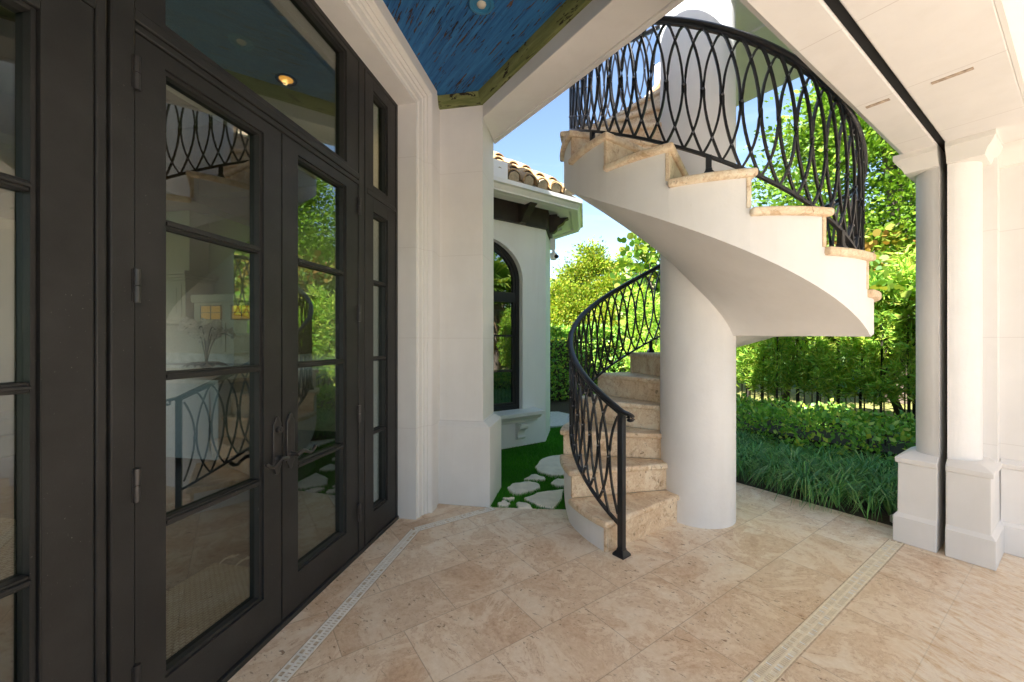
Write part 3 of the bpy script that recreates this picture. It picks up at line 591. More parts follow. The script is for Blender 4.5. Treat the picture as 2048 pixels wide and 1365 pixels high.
for (u0, u1, z) in steps:
    nn = max(6, int((u1 - u0) / 3.75)); us = [u0 + (u1 - u0) * i / nn for i in range(nn + 1)]
    top = z - TT
    for a, b in zip(us[:-1], us[1:]):
        rr = [RO, 0.75, 0.5, RI]; zz = lambda u, r: zi(u) + (zo(u) - zi(u)) * (r - RI) / (RO - RI)
        za = [min(zz(a, r), top) for r in rr]; zb = [min(zz(b, r), top) for r in rr]
        m.add([P_(a, RO, za[0]), P_(b, RO, zb[0]), P_(b, RO, top), P_(a, RO, top)], [(0, 1, 2, 3)])
        for j in range(3): m.add([P_(a, rr[j], za[j]), P_(b, rr[j], zb[j]), P_(b, rr[j + 1], zb[j + 1]), P_(a, rr[j + 1], za[j + 1])], [(3, 2, 1, 0)])
m.add([P_(640, RO, zo(640)), P_(640, RI, zi(640)), P_(640, RI, 3.91), P_(640, RO, 3.91)], [(0, 1, 2, 3)])
m.build('stringer', M['stucco'], st, smooth=35)
for k, (u0, u1, z) in enumerate(steps):
    nn = max(5, int((u1 - u0) / 3.0)); f = 0.028
    def front(r): return u0 - math.degrees(f / r)
    pts = [P_(front(1.028), 1.028, 0)] + [P_(u0 + (u1 - u0 + 0.2) * i / nn, 1.028, 0) for i in range(1, nn + 1)]
    pts += [P_(u0 + (u1 - u0 + 1.0) * (1 - i / nn), 0.245, 0) for i in range(nn)] + [P_(front(0.245) if k > 1 else u0 - 5, 0.245, 0)]
    tb = MB(); tb.prism([p[:2] for p in pts], z - TT, z); tb.build('tread', M['tread'], st, bevel=(0.019, 4, 50))
    zb = 0.0 if k == 0 else steps[k - 1][2] + 0.0005
    rb = MB(); d0 = math.degrees(0.02 / 0.7)
    def rad(off, r): return P_(u0 + math.degrees(off / r), r, 0)[:2]
    rb.prism([rad(-0.004, 1.0), rad(0.018, 1.0), rad(0.018, 0.25), rad(-0.004, 0.25)], zb, z - TT + 0.001); rb.build('riser', M['tread'], st, bevel=(0.002, 1))
# railing
RR, RH, PU = 0.945, 0.70, 5.625
rail = None
U0, U1 = -4.5, 600
def zb_(u): return nose(u) + 0.015
hm = MB(); us = np.arange(U0, U1, 3.0)
prof_pts = [P_(u, RR, zb_(u) + RH) for u in us]
# scroll end of the handrail
e0 = Vector(P_(U0, RR, zb_(U0) + RH)); dirv = (e0 - Vector(P_(U0 + 3, RR, zb_(U0 + 3) + RH))).normalized()
scroll = []
flat = Vector((dirv.x, dirv.y, 0)).normalized()
scroll += [e0 + flat * 0.02 + Vector((0, 0, -0.006)), e0 + flat * 0.045 + Vector((0, 0, -0.010))]
for q in range(11):
    an = R_(85 - q * 33); rq = 0.021 - 0.0009 * q; scroll.append(e0 + flat * (0.062 + rq * math.cos(an)) + Vector((0, 0, -0.032 + rq * math.sin(an))))
path = scroll[::-1] + prof_pts
hm.tube(path, 0.02, 10, w=[(0.020, 0.008)] * 11 + [(0.023, 0.013)] * 2 + [(0.023, 0.016)] * (len(path) - 13))
railing = hm.build('handrail', M['iron'], st, smooth=40)
bmh = MB(); bmh.tube([P_(u, RR, zb_(u)) for u in us], 0.012, 4, w=[(0.014, 0.011)] * len(us), twist=math.pi / 4)
bmh.tube([P_(u, RR, zb_(u) + RH - 0.022) for u in us], 0.012, 4, w=[(0.014, 0.009)] * len(us), twist=math.pi / 4); bmh.build('guide_rail', M['iron'], st, smooth=30)
kk = 0; u = 1.5
while u < U1 - PU:
    am = MB(); ks = np.linspace(-1, 1, 15); uc = u
    for sg in (1, -1):
        pts = []; 
        for vv in ks:
            uu = uc + sg * (0.32 + (PU - 0.32) * vv * vv)
            if uu < U0 + 0.5: continue
            pts.append(P_(uu, RR + sg * 0.003, zb_(uu) + RH * (0.5 + 0.5 * vv) - (0.015 if vv > 0.9 else 0)))
        if len(pts) > 3:
            # split where the newel cuts the first arc
            runs = [[]]; last = None
            for p in pts:
                if last is not None and (Vector(p) - Vector(last)).length > 0.14: runs.append([])
                runs[-1].append(p); last = p
            for r_ in runs:
                if len(r_) > 1: am.tube(r_, 0.0075, 4, w=[(0.0085, 0.0085)] * len(r_), twist=math.pi / 4)
    for vv in (0.0, 0.71, -0.71):
        uu = uc + (0.0 if vv == 0 else PU * 0.5); zz = zb_(uu) + RH * (0.5 + 0.5 * vv)
        am.cur = 1; am.tube([P_(uu, RR - 0.0135, zz), P_(uu, RR + 0.0135, zz)], 0.0055, 8); am.cur = 0
    if am.v: am.build('baluster', [M['iron'], M['rivet']], st, smooth=35)
    u += PU; kk += 1
def post(u, zbase, ztop, r=RR, hw=0.019, newel=False):
    c = P_(u, r, 0); a = R_(214.8 - u)
    F = lambda x, y, z: (c[0] + x * math.cos(a) - y * math.sin(a), c[1] + x * math.sin(a) + y * math.cos(a), z)
    q = MB(); q.box(F, -hw, hw, -hw, hw, zbase + 0.02, ztop)
    o = q.build('newel_post' if newel else 'support_post', M['iron'], st, bevel=(0.002, 1))
    q = MB(); b = hw * 2.1; sqq = lambda h, z: [F(-h, -h, z), F(h, -h, z), F(h, h, z), F(-h, h, z)]
    q.loft([sqq(b, zbase), sqq(b, zbase + 0.012), sqq(b * 0.85, zbase + 0.02), sqq(hw * 1.15, zbase + 0.035), sqq(hw * 1.15, zbase + 0.045)]); q.build('base_plate', M['iron'], o, bevel=(0.002, 1))
post(-4.5, 0.0, zb_(-4.5) + RH, newel=True)
for k in (3, 5, 7, 8, 10, 12, 15, 18): u0, u1, z = steps[k]; um = u0 + (11 if k != 7 else 55); post(um, z, zb_(um) + 0.004, hw=0.014)
# bridge slab to the upper floor
m = MB(); m.box(bc, 3.32, 4.23, 0.72, 2.4, 3.70, 3.95); m.build('upper_landing', M['stucco'], st, bevel=(0.006, 2))

# ================================================================== SIDE WING
wing = thing('side_wing', 'white stucco side wing with arched bronze window and barrel tile roof', 'building', bc(2.6, 4.3, 0))
wb0, wb1, wz0, wsp, rise = 1.76, 2.94, 0.45, 2.06, 0.47; wc, wr = (wb0 + wb1) / 2, (wb1 - wb0) / 2
def archz(b): return wsp + rise * math.sqrt(max(0, 1 - ((b - wc) / wr) ** 2))
C0 = 4.03; TOP = 2.97; BE = 3.31
CH = 0.467
m = MB()
m.box(bc, 1.62, wb0, C0, C0 + 0.15, 0, TOP); m.prism([(wb1, C0), (BE, C0), (BE + CH, C0 + CH), (BE + CH, 9), (BE + CH - 0.15, 9), (BE + CH - 0.15, C0 + CH + 0.06), (BE - 0.06, C0 + 0.15), (wb1, C0 + 0.15)], 0, TOP, bc)
m.box(bc, wb0, wb1, C0, C0 + 0.15, 0, wz0)
bs = [wc - wr * math.cos(math.pi * i / 28) for i in range(29)]
for a, b in zip(bs[:-1], bs[1:]):
    pp = [(a, archz(a)), (b, archz(b)), (b, TOP), (a, TOP)]; m.vprism(bc, pp, C0, C0 + 0.15)
m.build('wall', M['wingwall'], wing)
def arch_ring(o, i):
    """ring of window frame between outset o and inset i of the opening"""
    out = [(wb0 + o, wz0 + o), (wb1 - o, wz0 + o)] + [(wc + (wr - o) * math.cos(math.pi * k / 24), wsp + (rise - o) * math.sin(math.pi * k / 24)) for k in range(25)]
    return out
m = MB(); oo, ii = arch_ring(0.0, 0), arch_ring(0.055, 0); n = len(oo)
for n0, n1, A_, B_ in ((C0 + 0.07, C0 + 0.14, oo, ii), (C0 + 0.085, C0 + 0.14, ii, arch_ring(0.085, 0))):
    for k in range(n):
        j = (k + 1) % n; m.add([bc(A_[k][0], n0, A_[k][1]), bc(A_[j][0], n0, A_[j][1]), bc(B_[j][0], n0, B_[j][1]), bc(B_[k][0], n0, B_[k][1]), bc(B_[k][0], n1, B_[k][1]), bc(B_[j][0], n1, B_[j][1])], [(0, 1, 2, 3), (3, 2, 5, 4)])
m.box(bc, wb0 + 0.05, wb1 - 0.05, C0 + 0.075, C0 + 0.13, 1.78, 1.90)
for z in (1.365, 0.93): m.box(bc, wb0 + 0.05, wb1 - 0.05, C0 + 0.095, C0 + 0.12, z - 0.012, z + 0.012)
m.box(bc, wc - 0.012, wc + 0.012, C0 + 0.096, C0 + 0.12, wz0, 1.78)
wf = m.build('window', M['bronze'], wing, recalc=False)
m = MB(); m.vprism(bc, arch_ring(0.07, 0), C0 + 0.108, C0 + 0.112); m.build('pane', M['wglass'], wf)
m = MB(); m.box(bc, 2.08, wb1 + 0.3, C0 + 0.5, C0 + 0.55, 0, 2.7); M['darkroom'] = simple('dark_room', (0.03, 0.045, 0.05), 0.9, var=0.3); m.build('dark_backing', M['darkroom'], wing)  # near-black backing: dimness of the unlit room put into its colour
m = MB()
for b in np.arange(wb1 - 0.42, wb1 - 0.02, 0.055): m.tube([bc(b, C0 + 0.25, wz0), bc(b, C0 + 0.25, 1.7)], 0.03, 8)
M['curtain'] = simple('grey_curtain', (0.30, 0.38, 0.40), 0.9, var=0.1); m.build('curtain', M['curtain'], wf, smooth=60)
m = MB(); m.loft([[bc(b, C0, 0.30), bc(b, C0 - 0.04, 0.30), bc(b, C0 - 0.05, 0.335), bc(b, C0 - 0.10, 0.35), bc(b, C0 - 0.14, 0.39), bc(b, C0 - 0.145, 0.40), bc(b, C0 - 0.19, 0.405), bc(b, C0 - 0.195, 0.445), bc(b, C0, 0.462)] for b in (wb0 - 0.12, wb1 + 0.2)]); m.build('sill', M['white'], wing, smooth=25)
for b in (wb0 + 0.08, wb1 - 0.06):
    m = MB(); pts = [(C0, 0.299), (C0 - 0.12, 0.299), (C0 - 0.125, 0.265), (C0 - 0.10, 0.23), (C0 - 0.06, 0.20), (C0 - 0.05, 0.16), (C0 - 0.064, 0.13), (C0 - 0.05, 0.10), (C0, 0.09)]
    P0 = [bc(b - 0.05, c, z) for c, z in pts]; P1 = [bc(b + 0.05, c, z) for c, z in pts]; m.loft([P0, P1]); m.tube([bc(b - 0.06, C0 - 0.09, 0.255), bc(b + 0.06, C0 - 0.09, 0.255)], 0.03, 12); m.tube([bc(b - 0.056, C0 - 0.045, 0.125), bc(b + 0.056, C0 - 0.045, 0.125)], 0.022, 10); m.build('bracket', M['white'], wing, smooth=40)
T22 = math.tan(R_(22.5))
def octo(d, z, b0=1.62, c1=9.0): return [bc(b0, C0 - d, z), bc(BE + d * T22, C0 - d, z), bc(BE + CH + d, C0 + CH - d * T22, z), bc(BE + CH + d, c1, z)]
def octband(m, prof_):
    for (d0, z0), (d1, z1) in zip(prof_[:-1], prof_[1:]):
        A_, B_ = octo(d0, z0), octo(d1, z1); m.add(A_ + B_, [(0, 1, 5, 4), (1, 2, 6, 5), (2, 3, 7, 6)])
m = MB(); octband(m, [(0.0, 2.74), (0.035, 2.74), (0.035, 2.985)]); m.build('frieze', M['brownwood'], wing, recalc=False)
def corbel(F):
    m = MB(); pts = [(0, 2.98), (0.25, 2.98), (0.25, 2.92), (0.21, 2.905), (0.18, 2.86), (0.11, 2.82), (0.095, 2.775), (0.06, 2.745), (0, 2.74)]
    m.loft([[F(d, x, z) for d, z in pts] for x in (-0.05, 0.05)]); m.build('corbel', M['brownwood'], wing, bevel=(0.003, 1))
corbel(lambda d, x, z: bc(2.90 + x, C0 - 0.035 - d, z)); corbel(lambda d, x, z: bc(1.9 + x, C0 - 0.035 - d, z)); q7 = 0.70711; corbel(lambda d, x, z: bc(BE + 0.14 + (d + 0.035) * q7 + x * q7, C0 + 0.14 - (d + 0.035) * q7 + x * q7, z))
# eave: soffit, drop border, gutter
m = MB(); octband(m, [(-0.1, 2.986), (0.41, 2.986)]); m.build('soffit', M['white'], wing, recalc=False)
m = MB(); octband(m, [(0.14, 2.985), (0.14, 2.955), (0.17, 2.945), (0.17, 2.93), (0.30, 2.93), (0.30, 2.95), (0.33, 2.955), (0.33, 2.92), (0.41, 2.915), (0.41, 2.93), (0.425, 2.945), (0.44, 2.975), (0.47, 2.985), (0.47, 3.03), (0.46, 3.035), (0.45, 3.0), (0.30, 2.99)]); m.build('gutter', M['gutter'], wing, smooth=28, recalc=False)
SL = math.tan(R_(35)); ez, ec0, EB = 3.045, C0 - 0.44, BE + 0.44 * T22
def octr(d): return octo(d, ez + (0.44 - d) * SL)
m = MB(); A_, B_ = octr(0.44), octr(-1.75); m.add(A_ + B_, [(0, 1, 5, 4), (1, 2, 6, 5), (2, 3, 7, 6)])
M['tile'] = simple('clay_tile', (0.50, 0.31, 0.14), 0.8, var=0.3, vs_=5, bmp=0.3); M['mortar'] = simple('tile_mortar', (0.44, 0.35, 0.24), 0.95, var=0.2, vs_=40, bmp=0.5)
roof = m.build('roof', M['mortar'], wing, recalc=False)
m = MB()
def tile(bcen, c0, L, lift, r0=0.098, r1=0.08):
    for rr_ in (0, 0.012):
        rings = []
        for c_, r_ in ((c0, r0 - rr_), (c0 + L, r1 - rr_)):
            zc = ez + (c_ - ec0) * SL + lift * (1 if c_ == c0 else 0.2); rings.append([bc(bcen + r_ * math.cos(math.pi * k / 10), c_, zc + r_ * 1.0 * math.sin(math.pi * k / 10)) for k in range(11)])
        m.loft(rings, closed=False, caps=False)
    zc = ez + lift; a = [bc(bcen + r0 * math.cos(math.pi * k / 10), c0, zc + r0 * math.sin(math.pi * k / 10)) for k in range(11)]; b = [bc(bcen + (r0 - .012) * math.cos(math.pi * k / 10), c0, zc + (r0 - .012) * math.sin(math.pi * k / 10)) for k in range(11)]
    if c0 > ec0 + 0.1: zc += (c0 - ec0) * SL; a = [(p[0], p[1], p[2] + (c0 - ec0) * SL) for p in a]; b = [(p[0], p[1], p[2] + (c0 - ec0) * SL) for p in b]
    m.loft([a, b], closed=False, caps=False)
for row in range(7):
    for k in range(18):
        bcen = 0.1 + k * 0.2 + 0.01 * math.sin(k * 5 + row); c0 = ec0 - 0.02 + row * 0.30 + 0.012 * math.sin(k * 3.7 + row * 2)
        if 1.7 < bcen < EB - (c0 - ec0) * T22 - 0.04: tile(bcen, c0, 0.36, 0.03)
m.build('tile_course', M['tile'], roof, smooth=50, recalc=False, merge=False)
m = MB()
for k in range(8, 17): m.tube([bc(0.1 + k * 0.2, ec0 - 0.005, ez + 0.03), bc(0.1 + k * 0.2, ec0 + 0.1, ez + 0.08)], 0.07, 8)
m.build('tile_mortar', M['mortar'], roof, smooth=60)
m = MB(); m.box(bc, 1.64, 2.40, ec0 - 0.03, ec0 + 0.3, ez - 0.02, ez + 0.16); m.build('parapet', M['wingwall'], wing)
# security camera
sc_p = bc(BE + 0.33, C0 + 0.24, 2.52)
t = thing('security_camera', 'white dome security camera on the wing corner under the eave', 'camera', sc_p)
m = MB(); m.box(lambda x, y, z: (sc_p[0] + x, sc_p[1] + y, sc_p[2] + z), -0.045, 0.03, -0.03, 0.03, 0.05, 0.2); m.tube([(sc_p[0], sc_p[1], sc_p[2] + 0.06), (sc_p[0] + 0.01, sc_p[1], sc_p[2])], 0.02, 10); m.build('bracket', M['plastic'], t, bevel=(0.008, 2))
m = MB(); m.lathe([(0.0, 0.03), (0.045, 0.03), (0.05, 0.0), (0.04, -0.06), (0.0, -0.07)], (sc_p[0] + 0.005, sc_p[1] - 0.01, sc_p[2] - 0.03), 20); m.build('housing', M['plastic'], t, smooth=50)
m = MB(); m.tube([(sc_p[0] + 0.03, sc_p[1] - 0.03, sc_p[2] - 0.05), (sc_p[0] + 0.06, sc_p[1] - 0.06, sc_p[2] - 0.06)], 0.032, 14, w=[0.034, 0.02]); m.build('lens', M['gap'], t, smooth=50)

# ================================================================== GARDEN
def gp_(x, y): Y = 803 * 1.3 / (y - 682.5); return ((x - 1024) / 803 * Y, Y)
stones = [
 ('large pale flagstone beside the stair foot in the lawn', [(1070, 932), (1088, 916), (1119, 911), (1160, 915), (1165, 950), (1127, 952), (1104, 953), (1078, 946)]),
 ('small wedge flagstone just in front of the largest one', [(1047, 960), (1068, 949), (1091, 956), (1088, 962)]),
 ('small flagstone half hidden against the stair side', [(1101, 967), (1114, 959), (1140, 959), (1140, 973), (1114, 974)]),
 ('rounded middle flagstone nearest the arched window wall', [(1014, 976), (1029, 967), (1068, 965), (1084, 973), (1063, 985), (1035, 991), (1018, 985)]),
 ('big triangular flagstone nearest the patio and stair', [(1047, 998), (1083, 985), (1128, 980), (1122, 1001), (1106, 1019), (1078, 1014)]),
 ('square flagstone chip touching the patio edge', [(1032, 1006), (1055, 1007), (1065, 1018), (1035, 1018)]),
 ('brown little flagstone by the pilaster corner', [(996, 1008), (1006, 1003), (1019, 1008), (1017, 1014), (997, 1014)]),
 ('thin sliver flagstone between pilaster and triangular stone', [(1006, 998), (1027, 997), (1027, 1001), (1010, 1002)])]
SP = []
for lab, poly in stones:
    w_ = [gp_(*p) for p in poly]; cx = sum(p[0] for p in w_) / len(w_); cy_ = sum(p[1] for p in w_) / len(w_); SP.append(w_)
    q = []
    for i in range(len(w_)):
        a, b = Vector(w_[i]), Vector(w_[(i + 1) % len(w_)]); L = (b - a).length
        for k in range(4):
            p = a.lerp(b, k / 4); d = (p - Vector((cx, cy_))); q.append(tuple(p + d.normalized() * random.uniform(-0.012, 0.012) - (d * 0.05 if k == 0 else d * 0)))
    m = MB(); m.prism(q, -0.05, 0.012); o = m.build('stepping_stone', M['flag'], bevel=(0.01, 2, 60), org=(cx, cy_, 0)); tag(o, lab, 'flagstone', 'flagstones set in the lawn')

def inpoly(x, y, poly):
    r = np.zeros(len(x), bool); n = len(poly)
    for i in range(n):
        x0, y0 = poly[i]; x1, y1 = poly[(i + 1) % n]
        c = ((y0 > y) != (y1 > y)); r ^= c & (x < (x1 - x0) * (y - y0) / (y1 - y0 + 1e-12) + x0)
    return r
# lawn blades
nb = 90000; x = rng.uniform(-0.35, 1.5, nb); y = 3.0 + 3.4 * rng.random(nb) ** 1.5
ok = ~inpoly(x, y, pat)
for w_ in SP: ok &= ~inpoly(x, y, w_)
bb = x * BX[0] + y * BX[1]; cc = x * CX[0] + y * CX[1]; ok &= ~((bb < BE) & (cc > C0 - 0.005)) & ~((bb - cc > BE - C0) & (bb < BE + CH) & (cc > C0) & (bb - cc < BE - C0)) & ~((bb > 3.7) & (cc > 4.6)) & ((x - CX0) ** 2 + (y - CY0) ** 2 > 0.98)
x, y = x[ok], y[ok]; nb = len(x); a = rng.uniform(0, 6.28, nb); h = rng.uniform(0.016, 0.036, nb); wv = 0.0032; lean = rng.normal(0, 0.012, (nb, 2))
V = np.zeros((nb, 3, 3)); V[:, 0] = np.c_[x - np.cos(a) * wv, y - np.sin(a) * wv, np.full(nb, -0.02)]; V[:, 1] = np.c_[x + np.cos(a) * wv, y + np.sin(a) * wv, np.full(nb, -0.02)]; V[:, 2] = np.c_[x + lean[:, 0], y + lean[:, 1], h - 0.012]
tag(npmesh('turf', V, 3, M['leaf_grass']), 'bright green short lawn turf between the flagstones', 'grass', kind='stuff')

def rot_frames(n, up=0.3):
    u = rng.normal(size=(n, 3)); u[:, 2] += up; u /= np.linalg.norm(u, axis=1, keepdims=True)
    r = rng.normal(size=(n, 3)); v = np.cross(u, r); v /= np.linalg.norm(v, axis=1, keepdims=True) + 1e-9
    return u, v, np.cross(u, v)
def leafV(P, L, Wd, up=0.3, fold=0.25, shape='diamond', out=None):
    n = len(P); u, v, w_ = rot_frames(n, up)
    if out is not None:
        u = u * 0.7 + out; u /= np.linalg.norm(u, axis=1, keepdims=True) + 1e-9; v = np.cross(u, rng.normal(size=(n, 3))); v /= np.linalg.norm(v, axis=1, keepdims=True) + 1e-9; w_ = np.cross(u, v)
    L = (L * rng.uniform(0.45, 1.5, n))[:, None]; Wd = Wd * L
    if shape == 'diamond':
        V = np.stack([P, P + u * L * 0.45 + v * Wd * 0.5 + w_ * Wd * fold * 0.5, P + u * L, P + u * L * 0.45 - v * Wd * 0.5 + w_ * Wd * fold * 0.5], 1); return V, 4
    k = []
    for j in range(7):
        an = 2 * math.pi * j / 7; k.append(P + u * L * (0.5 - 0.5 * math.cos(an)) + v * Wd * 0.5 * math.sin(an) + w_ * L * 0.08 * math.cos(2 * an))
    return np.stack(k, 1), 7
def crown_pts(blobs, nclump, nleaf, rc):
    """blobs: (cx,cy,cz,rx,ry,rz); clumps biased towards the shell, each with its own leaf spray"""
    vol = np.array([b[3] * b[4] * b[5] for b in blobs]) ** 0.67; vol /= vol.sum(); P = []; O = []
    for b, fr_ in zip(blobs, vol):
        k = max(3, int(nclump * fr_)); d = rng.normal(size=(k, 3)); d /= np.linalg.norm(d, axis=1, keepdims=True)
        r = rng.uniform(0.35, 1.0, k) ** 0.5 * rng.uniform(0.82, 1.12, k); cc_ = np.array(b[:3]) + d * r[:, None] * np.array(b[3:6])
        for c_, dd in zip(cc_, d):
            m_ = max(4, int(nleaf * rng.uniform(0.5, 1.5))); q = rng.normal(size=(m_, 3)) * rc * rng.uniform(0.6, 1.25) * np.array([1, 1, 0.6]); P.append(c_ + q); O.append(np.repeat(dd[None] * 0.5 + np.array([[0, 0, 0.1]]), m_, 0) + q / rc * 0.5)
    return np.concatenate(P), np.concatenate(O)
def tree(name, label, base, blobs, nclump, nleaf, rc, L, Wd, mat, trunk_r=0.12, shape='diamond', group=None, cat='tree', up=0.2, limbs=18, bark='bark'):
    t = thing(name, label, cat, (base[0], base[1], -0.02), group)
    P, O = crown_pts(blobs, nclump, nleaf, rc); V, n = leafV(P, L, Wd, up, shape=shape, out=O)
    npmesh('crown', V, n, M[mat], t, (base[0], base[1], -0.02))
    m = MB(); b0 = Vector((base[0], base[1], -0.1)); top = Vector(blobs[0][:3]); mid = b0.lerp(top, 0.45) + Vector((random.uniform(-.2, .2), random.uniform(-.2, .2), 0))
    m.tube([b0, b0.lerp(mid, 0.5), mid, mid.lerp(top, 0.6), top], trunk_r, 8, w=[trunk_r * 1.25, trunk_r, trunk_r * 0.85, trunk_r * 0.6, trunk_r * 0.25])
    for k in range(limbs):
        b = blobs[k % len(blobs)]; e = Vector(b[:3]) + Vector((random.uniform(-.7, .7) * b[3], random.uniform(-.7, .7) * b[4], random.uniform(-.3, .8) * b[5])); s_ = mid.lerp(top, random.uniform(0, 0.6)); h_ = s_.lerp(e, 0.5) + Vector((0, 0, random.uniform(-.1, .25)))
        m.tube([s_, h_, e], 0.03, 6, w=[trunk_r * 0.45, trunk_r * 0.28, trunk_r * 0.1])
    m.build('trunk', M[bark], t, smooth=50); return t
# big trees
tree('broadleaf_tree', 'large bright green broadleaf tree rising above the fence on the right', (8.2, 8.6), [(8.0, 8.4, 4.3, 2.7, 2.4, 2.5), (6.3, 8.6, 2.6, 1.8, 1.5, 1.4), (9.6, 8.0, 3.2, 2.4, 2, 2.4), (7.2, 8.2, 5.9, 1.3, 1.3, 0.9), (11.5, 7.5, 4.5, 2.4, 2.2, 2.6)], 1900, 85, 0.27, 0.098, 0.55, 'leaf_tree', 0.2)
tree('broadleaf_tree', 'smaller green tree just right of the stair column behind the hedge', (5.2, 9.8), [(5.2, 9.8, 2.9, 1.1, 1.1, 1.0), (4.3, 10.2, 2.2, 1.2, 1.0, 0.9), (6.2, 10, 2.2, 1.2, 1, 1.0)], 520, 85, 0.24, 0.095, 0.55, 'leaf_tree', 0.1)
tree('sea_grape', 'sea grape with orange and yellow round leaves behind the upper railing', (5.0, 7.4), [(4.9, 7.2, 2.75, 1.1, 0.7, 0.3), (5.7, 7.3, 2.6, 0.9, 0.7, 0.35), (6.6, 7.4, 2.9, 0.8, 0.5, 0.3)], 170, 16, 0.16, 0.10, 0.9, 'leaf_orange', 0.05, 'round', cat='shrub')
tree('sea_grape', 'yellow green sea grape drooping over the hedge beside the split column', (5.6, 5.6), [(5.15, 5.55, 1.85, 0.55, 0.6, 0.4), (5.9, 5.4, 2.0, 0.7, 0.6, 0.45), (5.5, 5.8, 1.5, 0.6, 0.5, 0.3)], 170, 16, 0.15, 0.10, 0.9, 'leaf_grape', 0.05, 'round', cat='shrub')
tree('sea_grape', 'tall sea grape branch with round leaves left of the stair column top', (3.3, 9.3), [(3.15, 9.2, 2.7, 0.5, 0.4, 1.0), (2.95, 9.1, 3.3, 0.25, 0.25, 0.55), (3.4, 9.3, 1.9, 0.8, 0.5, 0.8)], 130, 15, 0.16, 0.12, 0.9, 'leaf_grape', 0.05, 'round', cat='tree')
tree('flowering_tree', 'yellowish bushy tree with broken crown left of the lower railing', (2.7, 15.5), [(2.6, 15.5, 2.3, 1.3, 1.2, 1.1), (1.7, 15.2, 1.6, 0.8, 1.0, 1.0), (3.2, 15.5, 4.2, 0.5, 0.5, 0.35), (2.5, 15.6, 3.85, 0.55, 0.5, 0.4), (1.9, 15.4, 3.0, 0.5, 0.5, 0.5), (3.7, 15.2, 3.3, 0.6, 0.6, 0.4), (4.1, 15.2, 2.2, 0.9, 0.8, 0.8), (2.9, 15.3, 1.2, 1.5, 1.0, 0.8), (3.0, 15.4, 4.6, 0.25, 0.25, 0.3)], 900, 85, 0.24, 0.105, 0.55, 'leaf_yel', 0.14)
tree('flowering_tree', 'olive green tree spreading behind the lower stair railing', (5.2, 14.0), [(5.0, 14.2, 2.4, 1.6, 1.2, 1.3), (6.6, 14, 2.2, 1.6, 1.2, 1.4), (3.9, 13.6, 1.7, 1.0, 0.9, 0.8)], 700, 85, 0.24, 0.105, 0.55, 'leaf_yel', 0.12)
# distant wood closing the view
blobs = []
for k in range(40):
    a = R_(-12 + k * 2.6); d = 24 + 3 * math.sin(k * 2.1); hh = 2.4 + 0.9 * math.sin(k * 1.3) + 0.5 * math.sin(k * 3.1); blobs.append((d * math.sin(a), d * math.cos(a), hh * 0.55, 1.6, 1.4, hh * 0.75))
P, O = crown_pts(blobs, 1500, 26, 0.42); V, n = leafV(P, 0.28, 0.6, 0.2, out=O); tag(npmesh('distant_wood', V, n, M['leaf_far']), 'hazy green wood closing the garden far behind', 'woodland', kind='stuff')
blobs = []
for k in range(36):
    a = R_(75 + k * 3.2); d = 17 + 3 * math.sin(k * 2.1); hh = 3.4 + 1.2 * math.sin(k * 1.7); blobs.append((d * math.sin(a), d * math.cos(a), hh * 0.55, 1.6, 1.6, hh * 0.75))
P, O = crown_pts(blobs, 900, 24, 0.45); V, n = leafV(P, 0.30, 0.6, 0.2, out=O); tag(npmesh('side_wood', V, n, M['leaf_far']), 'green wood beyond the terrace side, outside the view', 'woodland', kind='stuff')
# podocarpus screen
proto = []
for v_ in range(3):
    V_ = []
    for k in range(130):
        z = rng.uniform(0.52, 2.35) ** 0.95; rr_ = 0.22 * (1 - 0.3 * abs(z - 1.2)); a = rng.uniform(0, 6.28); c_ = np.array([math.cos(a) * rr_ * rng.random() ** 0.5, math.sin(a) * rr_ * rng.random() ** 0.5, z])
        nl = 26; q = rng.normal(size=(nl, 3)) * 0.03; o_ = rng.normal(size=(nl, 3)) + np.array([math.cos(a), math.sin(a), 0.5]); V1, n = leafV(np.repeat(c_[None], nl, 0) + q, 0.10, 0.16, 0.3, out=o_); V_.append(V1)
    tr_ = MB(); tr_.tube([(0, 0, -0.05), (0.02, 0.01, 0.6), (0.0, 0.02, 1.3), (0.02, 0, 2.0)], 0.016, 6, w=[0.02, 0.017, 0.014, 0.006])
    for k in range(5): a = k * 2.4; z = 0.6 + k * 0.25; tr_.tube([(0, 0, z), (math.cos(a) * 0.12, math.sin(a) * 0.12, z + 0.16)], 0.006, 4)
    proto.append((np.concatenate(V_), tr_))
first = [None] * 3; i = 0
pos_list = [(7.15 + 0.05 * math.sin(k * 2.3), -2.4 + 0.25 * k) for k in range(33)]
for k, (b, c) in enumerate(pos_list):
    v_ = k % 3; p = bc(b, c, -0.02)
    if first[v_] is None:
        t = thing('podocarpus_shrub', 'tall feathery podocarpus shrub in the screen along the fence', 'shrub', (0, 0, 0), 'podocarpus screen along the fence')
        npmesh('foliage', proto[v_][0], 4, M['leaf_podo'], t); proto[v_][1].build('stem', M['stem'], t, smooth=50); first[v_] = t
    else: t = copy_tree(first[v_])
    t.location = p; t.rotation_euler = (0, 0, k * 1.3); t.scale = (1, 1, 0.86 + 0.24 * random.random())
